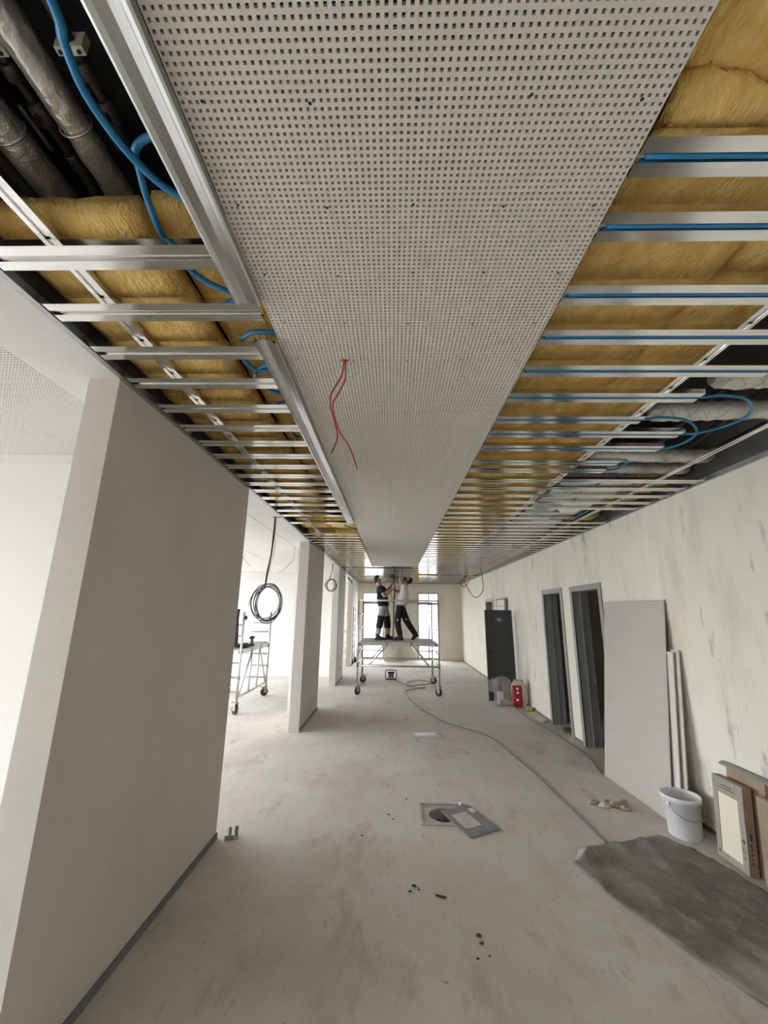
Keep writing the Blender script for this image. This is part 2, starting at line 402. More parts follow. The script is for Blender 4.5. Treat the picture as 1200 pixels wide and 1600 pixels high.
MB().box(-.40, -.002, YBACK, 3.30, 0, .0125).box(XLEFT-XP, -.40, 3.105, 3.30, 0, .0125).build('plain_border', m_lceil, cl)
MB().box(XLEFT-XP, -.402-5*lw-.02, YBACK, 3.10, 0, .0125).box(-.402-5*lw, -.402, YBACK, 2.655-LEN, 0, .0125).build('plain_board', m_lceil, cl)
MB().box(-.40, -.002, 3.5, 13.12, 0, .0125).build('plain_border', m_lceil, cl)
for i in range(4):
    for j in range(4):
        MB().box(-.404-(i+1)*1.17+.006, -.404-i*1.17-.006, 3.5+j*2.405+.006, 3.5+(j+1)*2.405-.006, 0, .0125).build('plain_board', m_lceil, cl)
MB().box(XLEFT-XP, -.002, 13.3, YEND, 0, .0125).build('plain_board', m_lceil, cl)
MB().box(XLEFT-XP, -.02, YBACK, YEND, .02, .024).build('backing_sheet', m_fleece, cl)

# ------------------------------------------------------------------ metal ceiling grid
def omega(w_=.105, h=.028, g=.019, gd=.015, t=.0012, c=0., z=0.):
    a = w_/2; k = g/2
    out = [(-a+.008, h), (-a, h), (-a, 0), (-k-.003, 0), (-k, gd), (k, gd), (k+.003, 0), (a, 0), (a, h), (a-.008, h)]
    inn = [(a-.008, h-t), (a-t, h-t), (a-t, t), (k+.003+t, t), (k+t, gd+t), (-k-t, gd+t), (-k-.003-t, t), (-a+t, t), (-a+t, h-t), (-a+.008, h-t)]
    return [(p+c, q+z) for (p, q) in out+inn]
profile_cache = {}
def cross_profile(parent, x0, x1, y, z=0, narrow=False):
    L = round(x1-x0, 3); k = (L, narrow)
    if k not in profile_cache:
        me = MB().extr(omega(), 0, L, 'x').mesh('cross_profile'); me.materials.append(m_galv); profile_cache[k] = me
    return link('cross_profile', profile_cache[k], None, parent, (x0, y, z))
gl_ = tag(empty('ceiling_grid', (0, 0, CEIL)), 'galvanised ceiling grid between the left piers and the perforated strip', 'ceiling grid')
gr_ = tag(empty('ceiling_grid', (0, 0, CEIL)), 'galvanised ceiling grid with blue pipes between the perforated strip and right wall', 'ceiling grid')
yl = [1.19, 1.465, 1.745, 2.02, 2.31, 2.588, 2.852, 3.112, 3.36, 3.61, 3.855, 4.097, 4.38, 4.66, 4.955, 5.215, 5.67]
y = 6.55
while y < 17.9:
    if not (11.3 < y < 11.75 or 14.2 < y < 14.6): yl.append(y)
    y += .262
for i, y in enumerate(yl): cross_profile(gl_, XP+.02, XL-.03 if y < 11.16 else XR-.02, y)
yr = [-.9, -.6, .875, 1.085, 1.38, 1.633, 1.90, 2.169, 2.452, 2.67, 2.922, 3.228, 3.424, 3.70, 3.95]
y = 4.21
while y < 17.9:
    if not (13.3 < y < 13.75 or 16.6 < y < 17): yr.append(y)
    y += .262
ends = {6: 1.93, 7: 1.76, 8: 1.60, 9: 1.99, 10: 2.01, 11: 1.86, 12: 1.84}
for i, y in enumerate(yr):
    x1 = ends.get(i, XW-.02)
    if i in (18, 19): x1 = 2.05
    cross_profile(gr_, XR+.006, x1, y)
def carrier(parent, x, y0, y1, z=.0285, w_=.06):
    return MB().extr(omega(w_, .027, .016, .006, .0012, x, z), y0, y1, 'y').build('carrier_profile', m_galv, parent)
carrier(gl_, -1.215, -1.5, 5.3); carrier(gl_, -1.215, 5.5, YEND-.02); None
carrier(gr_, 1.56, -1.5, YEND-.02); carrier(gr_, 2.51, 2.2, YEND-.02)
# wall tracks
for (p, x, s, yy0, yy1) in ((gl_, XP+.001, 1, YBACK+.02, YEND-.02), (gr_, XW-.001, -1, YBACK+.02, YEND-.02)):
    o = MB().extr([(x, -.004), (x+s*.030, -.004), (x+s*.030, -.0025), (x+s*.0015, -.0025), (x+s*.0015, .034), (x+s*.03, .034), (x+s*.03, .0355), (x, .0355)], yy0, yy1, 'y')
    o.build('wall_track', m_galv_dull, p)
# edge tracks under the profile ends at the left rim of the strip
def edge_track(y0, y1, label):
    s = [(-.645, .0), (-.648, -.018), (-.640, -.022), (-.630, -.010), (-.600, -.005), (-.572, -.012), (-.562, -.026), (-.550, -.030), (-.5445, -.024), (-.5435, -.001)]
    inn = [(p+(.001 if p > -.6 else -.0)-.001, q+.0022) for (p, q) in reversed(s)]
    tag(MB().extr([(a, c+CEIL-.002) for (a, c) in s+inn], y0, y1, 'y').build('edge_track', m_track), label, 'metal track', 'loose edge tracks along the strip')
edge_track(-1.2, 1.40, 'nearer bent metal track along left rim of perforated strip')
edge_track(1.63, 5.56, 'farther bent metal track along left rim of perforated strip')

# blue pipes lying in the right profiles, joined by loops at the ends
def pipe(pts, label, group=None, r=.0075, m=None, name='blue_pipe', cat='pipe', n=8, seg=7):
    return tag(MB().tube(bezier(pts, seg), r, n).build(name, m or m_blue), label, cat, group)
zp = CEIL+.0072
ORD = ['nearest', 'second', 'third', 'fourth', 'fifth', 'sixth', 'seventh', 'eighth', 'ninth', 'tenth']
k = 0
for i, y in enumerate(yr[:7]):
    if i < 2: continue
    xe = ends.get(i, XW-.05)
    pipe([(XR+.03, y, zp), ((XR+xe)/2, y+.001, zp), (xe-.01, y, zp)], 'straight blue pipe in the %s visible profile of the right ceiling grid' % ORD[k], 'blue pipes in the ceiling profiles', m=m_blue); k += 1
def looped(i, j, pts, label):
    a = [(XR+.03 if i < 11 else 1.6, yr[i], zp), (1.1 if i < 11 else 1.7, yr[i], zp), (ends.get(i, 2)-.02, yr[i], zp)]
    c = [(ends.get(j, 2)-.02, yr[j], zp), (1.1 if i < 11 else 1.7, yr[j], zp), (XR+.03 if i < 11 else 1.6, yr[j], zp)]
    pipe(a+pts+c, label, 'looped blue pipes of the right grid', r=.0085)
looped(7, 9, [(1.90, 2.19, CEIL+.03), (2.10, 2.25, CEIL+.04), (2.24, 2.38, CEIL+.04), (2.27, 2.50, CEIL+.03), (2.20, 2.61, CEIL+.02), (2.09, 2.665, CEIL+.01)], 'larger blue pipe loop hanging out over the dark void by the right wall')
looped(8, 10, [(1.72, 2.47, CEIL+.03), (1.92, 2.52, CEIL+.04), (2.08, 2.64, CEIL+.04), (2.15, 2.76, CEIL+.03), (2.13, 2.88, CEIL+.02), (2.06, 2.92, CEIL+.01)], 'smaller blue pipe loop ending at the shortened profiles')
looped(11, 12, [(1.88, 3.23, CEIL+.03), (1.96, 3.27, CEIL+.04), (1.98, 3.33, CEIL+.04), (1.95, 3.40, CEIL+.02), (1.88, 3.424, CEIL+.01)], 'tight blue pipe bend just before the galvanised duct')
for q, (i, j) in enumerate(((13, 14), (15, 16), (17, 18))):
    pipe([(1.6, yr[i], zp), (1.85, yr[i], zp), (2.0, yr[i]+.03, CEIL+.035), (2.05, (yr[i]+yr[j])/2, CEIL+.04), (2.0, yr[j]-.03, CEIL+.035), (1.85, yr[j], zp), (1.6, yr[j], zp)],
         'blue pipe loop %s the galvanised duct' % ('just past the start of', 'one step deeper along', 'two steps deeper along')[q], 'looped blue pipes of the right grid')
pipe([(2.45, 4.7, CEIL+.10), (2.44, 5.0, CEIL+.05), (2.43, 5.3, CEIL+.045), (2.43, 5.6, CEIL+.12)], 'blue pipe sagging through a dark gap beside the galvanised duct')
pipe([(2.62, 4.75, CEIL+.10), (2.60, 5.05, CEIL+.05), (2.57, 5.3, CEIL+.05), (2.50, 5.55, CEIL+.12)], 'second blue pipe in the dark gap, nearer the right wall')
pipe([(1.75, 2.05, CEIL+.42), (1.95, 2.6, CEIL+.44), (2.10, 3.2, CEIL+.46)], 'blue pipe high in the dark void above the right loops', r=.012)
pipe([(1.95, 1.75, CEIL+.40), (2.25, 1.95, CEIL+.42), (2.6, 2.3, CEIL+.44)], 'blue pipe high in the void above the right foil ducts', r=.012)
# left pipes
pipe([(-.72, .30, CEIL+.05), (-.75, .575, CEIL+.055), (-.78, .65, CEIL+.06), (-.80, .74, CEIL+.06), (-.79, .84, CEIL+.06), (-.76, .93, CEIL+.06), (-.71, 1.0, CEIL+.06), (-.62, 1.05, CEIL+.06), (-.50, 1.07, CEIL+.06)],
     'blue pipe sweeping down across the open left void to the strip', r=.0115)
pipe([(-.56, .87, CEIL+.09), (-.66, .865, CEIL+.09), (-.72, .87, CEIL+.09), (-.77, .90, CEIL+.09), (-.79, .95, CEIL+.09), (-.82, 1.05, CEIL+.085), (-.83, 1.17, CEIL+.065), (-.80, 1.27, CEIL+.05), (-.75, 1.34, CEIL+.04), (-.66, 1.395, CEIL+.035), (-.56, 1.41, CEIL+.035)],
     'blue pipe hooking out of the strip and back behind the first profile', r=.0115)
pipe([(-.54, 1.66, CEIL+.05), (-.60, 1.655, CEIL+.05), (-.68, 1.66, CEIL+.05), (-.76, 1.74, CEIL+.05), (-.79, 1.86, CEIL+.05), (-.76, 1.95, CEIL+.05), (-.70, 1.97, CEIL+.05), (-.60, 1.95, CEIL+.05), (-.52, 1.95, CEIL+.05)], 'blue pipe loop between the third and fourth left profiles', r=.0105)
pipe([(-.54, 1.90, CEIL+.055), (-.66, 1.92, CEIL+.055), (-.75, 1.97, CEIL+.055), (-.78, 2.08, CEIL+.05), (-.73, 2.18, CEIL+.05), (-.62, 2.24, CEIL+.05), (-.52, 2.25, CEIL+.05)], 'blue pipe loop behind the fourth left profile', r=.0105)
pipe([(-.54, 2.62, CEIL+.05), (-.68, 2.64, CEIL+.05), (-.75, 2.74, CEIL+.05), (-.70, 2.86, CEIL+.05), (-.54, 2.9, CEIL+.05)], 'small blue pipe loop above the seventh left profile', r=.0105)
pipe([(-.56, 5.78, CEIL+.05), (-.70, 5.85, CEIL+.05), (-.72, 6.1, CEIL+.05), (-.58, 6.3, CEIL+.05)], 'blue pipe bend in the left gap past the metal track', r=.0105)

# ------------------------------------------------------------------ mineral wool batts
def batt(x0, x1, y0, y1, z, th=.11, label='', group='', sag=.005, seed=0):
    rr = random.Random(seed); nx = max(4, int((x1-x0)/.07)); ny = max(4, int((y1-y0)/.09)); vs = []; fs = []
    ph = [rr.uniform(0, 6) for _ in range(6)]
    for lay in (0, 1):
        for j in range(ny+1):
            for i in range(nx+1):
                u = i/nx; v = j/ny; x = x0+(x1-x0)*u; y_ = y0+(y1-y0)*v
                e = min(u, 1-u, v, 1-v)
                if e == 0: x += rr.uniform(-.003, .003); y_ += rr.uniform(-.004, .004)
                h = sag*(math.sin(x*9+ph[0])+math.sin(y_*7+ph[1])*.8+math.sin((x+y_)*15+ph[2])*.4)+rr.uniform(-.004, .004)
                zz = z+abs(h)*.6+(.018 if e == 0 else 0) if lay == 0 else z+th+h-(.015 if e == 0 else 0)
                vs.append((x, y_, zz))
    W = nx+1; O = W*(ny+1)
    for j in range(ny):
        for i in range(nx):
            a = j*W+i; fs.append((a, a+W, a+W+1, a+1)); fs.append((O+a, O+a+1, O+a+W+1, O+a+W))
    per = [(i, 0) for i in range(nx)]+[(nx, j) for j in range(ny)]+[(i, ny) for i in range(nx, 0, -1)]+[(0, j) for j in range(ny, 0, -1)]
    for k_ in range(len(per)):
        a = per[k_][1]*W+per[k_][0]; q = per[(k_+1) % len(per)]; c = q[1]*W+q[0]; fs.append((a, c, O+c, O+a))
    o = MB().add(vs, fs, True).build('insulation_batt', m_wool)
    return tag(o, label, 'insulation', group)
ROWS = [  # x0, x1, z, ranges, label
    (XP+.04, -1.25, CEIL+.075, [(1.12, 2.3), (2.31, 3.5), (3.51, 4.3), (4.31, 5.05)], 'yellow wool batt in the row beside the left piers'),
    (-1.245, -.885, CEIL+.062, [(1.09, 2.22), (2.23, 3.4), (3.41, 4.2), (4.21, 5.1)], 'yellow wool batt in the middle row over the left grid'),
    (-.875, XL+.02, CEIL+.135, [(1.13, 2.1), (2.11, 3.3), (3.31, 4.2)], 'raised yellow wool batt in the row beside the left rim of the strip'),
    (XP+.05, -1.0, CEIL+.075, [(5.85, 6.5), (6.8, 8.0), (8.01, 9.2), (9.21, 10.4), (10.41, 11.3), (11.8, 13), (13.01, 14.2), (14.6, 15.8), (15.81, 17)], 'yellow wool batt deep down the left grid beside the piers'),
    (-.99, XL+.02, CEIL+.085, [(5.85, 6.5), (6.8, 8.0), (8.01, 9.2), (9.21, 10.4), (10.41, 11.3), (11.8, 13), (13.01, 14.2), (14.6, 15.8)], 'yellow wool batt deep down the left grid beside the strip'),
    (XR-.05, 1.28, CEIL+.085, [(-.6, .80), (.815, 1.95), (1.96, 3.1), (3.11, 4.3), (4.31, 5.5), (5.51, 6.7), (6.71, 7.9), (7.91, 9.1), (9.11, 10.3), (10.31, 11.5), (11.51, 12.7), (12.71, 13.3), (13.8, 15), (15.01, 16.2), (16.21, 17.4)], 'yellow wool batt in the row along the right rim of the strip'),
    (1.285, 1.655, CEIL+.105, [(.2, 1.4), (1.41, 2.6), (2.61, 3.5), (3.51, 4.6), (4.61, 5.8), (5.81, 7), (7.01, 8.2), (8.21, 9.4)], 'higher narrow wool batt along the carrier of the right grid'),
    (2.415, XW-.05, CEIL+.085, [(3.98, 4.75), (5.6, 6.8), (6.81, 8), (8.01, 9.2), (9.21, 10.4), (10.41, 11.6), (11.61, 12.8), (14, 15.2)], 'yellow wool batt in the row along the right wall'),
]
sd = 1
ORDN = ['nearest', 'second', 'third', 'fourth', 'fifth', 'sixth', 'seventh', 'eighth', 'ninth', 'tenth', 'eleventh', 'twelfth', 'thirteenth', 'fourteenth', 'fifteenth']
for (x0, x1, z, rg, lab) in ROWS:
    for q, (a, c) in enumerate(rg):
        which = ORDN[q] if q < len(rg)-1 else 'farthest'
        batt(x0, x1, a, c, z+R.uniform(-.004, .012), .11, which+' '+lab, 'mineral wool batts over the ceiling grid', seed=sd); sd += 1
# drooping fold of wool where two batts meet near the camera
vs = []; fs = []; rr = random.Random(3)
for j in range(9):
    for i in range(19):
        u = i/18; a = PI*j/8
        x = .70+u*.62; rad = .030+.012*math.sin(u*9)+rr.uniform(-.004, .004)
        vs.append((x, .80+.06*u*math.sin(3*u)-rad*1.5*math.cos(a)+rr.uniform(-.004, .004), CEIL+.098-rad*math.sin(a)*1.1))
for j in range(8):
    for i in range(18): a = j*19+i; fs.append((a, a+1, a+20, a+19))
o = MB().add(vs, fs, True).build('wool_flap', m_wool); sm = o.modifiers.new('thickness', 'SOLIDIFY'); sm.thickness = .012; sm.offset = -1
tag(o, 'drooping fold of yellow wool in front of the nearest right profile', 'insulation')

# ------------------------------------------------------------------ services in the ceiling void
def duct(p0, p1, r, m, label, threads=False, seg=26, group=None, wob=.006, cap=True):
    rr = random.Random(label); p0 = Vector(p0); p1 = Vector(p1); e = tag(empty('wrapped_duct', tuple(p0)), label, 'duct', group); d = p1-p0
    pts = [d*(i/seg) for i in range(seg+1)]
    rad = [r+rr.uniform(-wob, wob) for _ in pts]
    if cap: rad[0] *= .55; rad[1] *= .93; rad[-1] *= .55; rad[-2] *= .93
    MB().tube(pts, r, 18, radii=rad).build('foil_jacket', m, e)
    ax = d.normalized(); u = ax.cross(Vector((0, 0, 1))).normalized(); v = ax.cross(u)
    if threads:
        nst = int(d.length/.16)
        for s in (-1, 1):
            for q in range(nst):
                c0 = q*.16+.10; pp = [ax*min(d.length, c0+.03*t)+(u*math.cos(s*t*.55+q)+v*math.sin(s*t*.55+q))*(r+.006) for t in range(-3, 4)]
                MB().tube(pp, .0016, 4).build('reinforcing_thread', m_line, e)
    else:
        for q in range(3):
            c0 = d.length*(.2+.3*q); pp = [ax*c0+(u*math.cos(2*PI*t/20)+v*math.sin(2*PI*t/20))*(r+.004) for t in range(20)]
            MB().tube(pp, .004, 5, closed=True).build('tape_band', m_foil, e)
    return e
duct((-1.085, -.4, CEIL+.36), (-1.085, 1.36, CEIL+.36), .050, m_foil, 'shiny foil wrapped duct in the left void, nearer the strip', group='left foil ducts')
duct((-1.335, -.4, CEIL+.36), (-1.335, 1.38, CEIL+.36), .058, m_foil, 'shiny foil wrapped duct in the left void, nearer the piers', group='left foil ducts')
def valve_pipe(x, label):
    e = tag(empty('valve_pipe', (x, 0, CEIL+.40)), label, 'pipe', 'pipes with fittings in the left void')
    MB().tube([(0, -.4, 0), (0, 1.9, 0)], .016, 10).build('pipe_run', m_iron, e)
    MB().lathe([(.026, .86), (.030, .865), (.030, .90), (.026, .905)], n=14, axis='y', cap0=True, cap1=True).build('union_nut', m_iron, e)
    MB().lathe([(.024, .96), (.033, .97), (.033, 1.02), (.024, 1.03)], n=6, axis='y', cap0=True, cap1=True).build('valve_body', m_iron, e)
    MB().box(-.006, .006, .98, 1.0, -.07, -.028).box(-.006, .006, .93, 1.06, -.078, -.068).build('valve_lever', m_red if x < -1.2 else m_iron, e)
    MB().lathe([(.024, 1.12), (.026, 1.13), (.026, 1.30), (.024, 1.31)], n=14, axis='y', cap0=True, cap1=True).build('sleeve', m_iron, e)
    c = MB().box(-.042, .042, .815, .837, -.030, .030); c.build('clamp', m_brass, e)
    for s in (-1, 1): MB().lathe([(.006, -.034), (.005, -.038), (.0001, -.038)], c=(s*.028, .826, 0), n=8).build('clamp_bolt', m_black, e)
valve_pipe(-1.20, 'dark valve pipe between the two left foil ducts'); valve_pipe(-.965, 'dark valve pipe between the left foil duct and blue pipe')
pipe([(-1.45, .62, CEIL+.42), (-1.25, .64, CEIL+.43), (-1.1, .60, CEIL+.45)], 'short blue pipe in the top left corner above the foil ducts', r=.014)
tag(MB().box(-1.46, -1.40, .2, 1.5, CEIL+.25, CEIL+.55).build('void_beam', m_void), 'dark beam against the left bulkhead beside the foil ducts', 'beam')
duct((1.98, 2.32, CEIL+.22), (XW-.01, 2.26, CEIL+.22), .068, m_foil_white, 'white foil duct over the right void, nearest of four', True, group='right foil ducts')
duct((1.82, 2.72, CEIL+.20), (XW-.01, 2.66, CEIL+.20), .068, m_foil_white, 'white foil duct over the right void, behind the larger blue loop', True, group='right foil ducts')
duct((1.72, 3.52, CEIL+.20), (XW-.01, 3.57, CEIL+.20), .062, m_foil_white, 'white foil duct past the smaller blue loop, third from the viewer', True, group='right foil ducts')
duct((1.80, 3.84, CEIL+.19), (XW-.01, 3.86, CEIL+.19), .056, m_foil_white, 'white foil duct farthest back over the right void', True, group='right foil ducts')
e = tag(empty('foil_collar', (1.87, 1.72, CEIL+.24)), 'crumpled foil covered elbow at the right edge of the picture', 'duct')
MB().tube(bezier([(0, .1, 0), (.10, .06, .0), (.3, .02, 0), (.7, 0, 0), (1.0, 0, 0)], 5), .06, 16, radii=None).build('foil_jacket', m_foil_white, e)
MB().lathe([(.05, -.05), (.064, -.02), (.064, .02), (.05, .05)], c=(0, .1, 0), n=16, axis='y', cap0=True, cap1=True).build('rubber_ring', m_rubber, e)
# dark rails hanging in the right void
for q, (x, yy, lab) in enumerate(((2.36, 2.9, 'dark hanger rail in the right void, nearer the strip'), (2.68, 2.95, 'dark hanger rail in the right void, nearer the wall'))):
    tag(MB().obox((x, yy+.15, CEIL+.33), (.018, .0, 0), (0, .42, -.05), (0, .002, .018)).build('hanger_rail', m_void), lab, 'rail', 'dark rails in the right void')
# galvanised flat duct along the right grid
e = tag(empty('sheet_metal_duct', (2.03, 3.96, CEIL+.066)), 'flat galvanised sheet metal duct running above the right grid', 'duct')
yy = 0
secs = []
while yy < 12.2:
    MB().box(-.36 if yy > 0 else -.34, .36, yy, yy+1.48, 0, .16).build('duct_section', m_galv, e); secs.append(yy); 
    MB().box(-.375, .375, yy+1.48, yy+1.50, -.005, .17).build('joint_flange', m_galv_dull, e)
    yy += 1.5

# ------------------------------------------------------------------ loose wires
z0 = CEIL
e = tag(empty('red_wire_pair', (-.25, 1.80, CEIL)), 'pair of red wires dangling from the perforated strip', 'wire')
MB().tube(bezier([(-.005, 0, .01), (-.003, -.005, -.03), (-.012, -.01, -.10), (-.055, -.01, -.19), (-.058, -.01, -.26), (-.035, -.01, -.34), (-.02, 0, -.42), (-.045, 0, -.50)], 7), .0035, 6).build('wire', m_red, e)
MB().tube(bezier([(.005, 0, .01), (.004, .005, -.03), (.006, .01, -.10), (-.025, .01, -.18), (-.05, .008, -.24), (-.035, .005, -.32), (-.01, 0, -.39), (.04, 0, -.47), (.08, 0, -.575)], 7), .0035, 6).build('wire', m_red, e)
MB().tube([(-.02, 0, -.005), (.02, 0, -.004)], .0035, 6).build('wire', m_red, e)

def cable_coil(loc, drop, r, loops, label, seed, wr=.006, lean=.0):
    rr = random.Random(seed); e = tag(empty('hanging_cable_coil', loc), label, 'cable', 'cable coils hanging in the openings')
    for q in range(3):
        o = (q-1)*.008
        MB().tube(bezier([(o+.02, 0, 0), (o+.015, .004*q, -drop*.25), (o*.6, 0, -drop*.55), (o-.03, 0, -drop*.8), (-.045+o*.5, 0, -drop-.01)], 8), wr, 6).build('cable_drop', m_cable_g, e)
    for q in range(loops):
        a = r*(.94+rr.uniform(-.20, .08)); bq = r*(1.08+rr.uniform(-.12, .12)); cx = rr.uniform(-.03, .03); cz = -drop-r+rr.uniform(-.015, .02); ph = rr.uniform(0, 6); tl = rr.uniform(-.1, .1)
        pts = []
        for k_ in range(40):
            t = 2*PI*k_/40
            px = a*math.cos(t); pz = bq*math.sin(t)
            pts.append((cx+px*math.cos(tl)-pz*math.sin(tl), .012*math.sin(2*t+ph)+.006*(q-loops/2), cz+px*math.sin(tl)+pz*math.cos(tl)))
        MB().tube(pts, wr, 6, closed=True).build('cable_loop', m_cable_g, e)
    MB().tube(bezier([(-r*.9, 0, -drop-r*.3), (-r*1.12, .01, -drop-r*.7), (-r*1.18, .01, -drop-r*1.15)], 6), wr*.8, 6).build('cable_end', m_cable_g, e)
    MB().tube(bezier([(r*.15, 0, -drop-r*2.0), (r*.26, .01, -drop-r*1.8), (r*.3, .01, -drop-r*1.55)], 6), wr, 6).build('cable_end', m_cable_g, e)
cable_coil((-1.60, 5.31, CEIL-.005), .93, .20, 7, 'coiled dark cable hanging in the opening past the near pier', 5)
cable_coil((-1.58, 10.6, CEIL-.005), .42, .14, 5, 'smaller coiled cable hanging between the second and third piers', 9)
e = tag(MB().tube([(-1.62, 5.3, CEIL-.003), (XP, 5.3, CEIL-.003)], .006, 6).build('cable_stub', m_cable_g), 'short cable stub at the ceiling where the larger coil hangs', 'cable')
for q, pts in enumerate(([(-2.75, 7.2, CEIL), (-2.74, 7.2, 2.95), (-2.63, 7.2, 2.78), (-2.52, 7.2, 2.66)], [(-2.05, 7.0, CEIL), (-2.06, 7.0, 2.90), (-2.10, 7.0, 2.7), (-2.11, 7.0, 2.55)], [(-1.95, 8.0, CEIL), (-1.96, 8.0, 2.9), (-2.08, 8.0, 2.75), (-2.24, 8.0, 2.62)])):
    pipe(pts, ('thin wire curving from left room ceiling, nearest the near pier', 'thin wire hanging straight behind the larger cable coil', 'thin wire bent leftward beside the second pier')[q], 'thin wires of the left room ceiling', r=.004, m=m_cable, name='ceiling_wire', cat='wire', n=6)
e = tag(empty('wire_tangle', (2.02, 11.6, CEIL)), 'tangle of red and black wires drooping from the far right grid', 'wire')
MB().tube(bezier([(0, 0, .05), (.0, 0, -.1), (-.03, 0, -.25), (-.12, 0, -.4), (-.05, 0, -.5), (.06, 0, -.42), (.10, 0, -.25), (.02, 0, -.2), (-.08, 0, -.35)], 6), .010, 6).build('red_wire', m_red, e)
MB().tube(bezier([(.05, 0, .05), (.06, 0, -.15), (.0, 0, -.38), (.12, 0, -.62), (.26, 0, -.78), (.42, 0, -.70), (.5, 0, -.5), (.48, 0, -.25), (.45, 0, .02)], 6), .010, 6).build('black_wire', m_black, e)
MB().tube([(-.14, 0, .03), (-.11, 0, -.10)], .014, 6).build('cable_tip', m_print_w, e)

# ------------------------------------------------------------------ rolling scaffolds
def caster(parent, x, y, rz, r=.09):
    c = empty('caster', (x, y, 0), rz); c.parent = parent
    me = MB().lathe([(.03, -.022), (r*.86, -.024), (r, -.016), (r, .016), (r*.86, .024), (.03, .022)], c=(.03, 0, r), n=20, axis='y', cap0=True, cap1=True)
    me.build('wheel', m_rubber, c)
    f = MB().box(-.02, .055, -.036, -.028, r-.02, 2*r+.02).box(-.02, .055, .028, .036, r-.02, 2*r+.02).box(-.035, .06, -.036, .036, 2*r+.02, 2*r+.035)
    f.lathe([(.026, 2*r+.035), (.026, 2*r+.09)], n=12, cap0=True, cap1=True); f.obox((.10, 0, 2*r+.01), (.045, 0, .022), (0, .018, 0), (-.003, 0, .006))
    f.build('caster_fork', m_caster, c)
def scaffold(name, loc, rz, L, W, H, deck, rungs, low, rails, label, braces, deckw, cast=(0, 1, 2, 3), rr=.024):
    e = tag(empty(name, loc, rz), label, 'scaffold')
    a, b_ = L/2, W/2
    for i, (sx, sy) in enumerate(((-1, -1), (1, -1), (-1, 1), (1, 1))):
        MB().tube([(sx*a, sy*b_, .24), (sx*a, sy*b_, H)], rr, 10).build('upright', m_alu, e)
        if i in cast: caster(e, sx*a, sy*b_, (.9, 2.4, .5, -.4)[i])
        MB().lathe([(.031, .62), (.031, .68)], c=(sx*a, sy*b_, 0), n=10, cap0=True, cap1=True).build('coupler', m_caster, e)
    for sx in (-1, 1):
        for z in rungs: MB().tube([(sx*a, -b_, z), (sx*a, b_, z)], .018, 8).build('rung', m_alu, e)
    for sy in (-1, 1):
        MB().tube([(-a, sy*b_, low), (a, sy*b_, low)], .022, 8).build('lower_rail', m_alu, e)
        for z in rails: MB().tube([(-a, sy*b_, z), (a, sy*b_, z)], .022, 8).build('guard_rail', m_alu, e)
        for (x0, x1) in braces:
            MB().tube([(x0, sy*b_, deck-.08), (x1, sy*b_, low+.02)], .018, 8).build('brace', m_alu, e)
    for sy in (-1, 1):
        MB().box(-a+.05, a-.05, sy*deckw-.02, sy*deckw+.02, deck-.085, deck-.004).build('deck_beam', m_alu, e)
    nb = 2
    for q in range(nb):
        y0 = -deckw+q*2*deckw/nb; MB().box(-a+.05, a-.05, y0+.022 if q == 0 else y0+.003, y0+2*deckw/nb-(.022 if q == nb-1 else .003), deck-.02, deck).build('deck_board', m_ply, e)
    for sx in (-1, 1):
        MB().box(sx*a-.03, sx*a+.03, -b_+.03, b_-.03, deck-.075, deck-.035).build('deck_bearer', m_alu, e)
        for sy in (-1, 1): MB().box(sx*(a-.05)-.05, sx*(a-.05)+.05, sy*deckw-.03, sy*deckw+.03, deck-.095, deck-.02).build('deck_hook', m_caster, e)
    for x in (-.28, .32):
        MB().box(x-.035, x+.035, -deckw-.026, -deckw+.0, deck-.10, deck+.002).build('deck_clip', m_caster, e)
    return e
DK = 1.205
sf = scaffold('rolling_scaffold', (.145, 11.315, 0), 0, 1.97, 1.77, 2.22, DK, (.66, .93, 1.5, 1.86), .655, (2.20,), 'rolling aluminium scaffold carrying the two workers', ((-.28, -.70), (.32, .74)), .86)
scaffold('rolling_scaffold', (-3.40, 9.23, 0), PI/2, 1.85, .92, 1.88, 1.17, (.40, .66, .92, 1.18, 1.42, 1.63), .30, (), 'rolling aluminium scaffold standing in the left room beyond the near pier', ((-.25, -.85), (.25, .85), (-.25, -.3), (.25, .2)), .44)
scaffold('rolling_scaffold', (-2.45, 16.5, 0), 0, 1.9, .8, 2.1, 1.2, (.5, .9, 1.5, 1.9), .4, (), 'farthest rolling scaffold, only one upright showing beyond the third pier', ((-.3, -.8), (.3, .8)), .38)
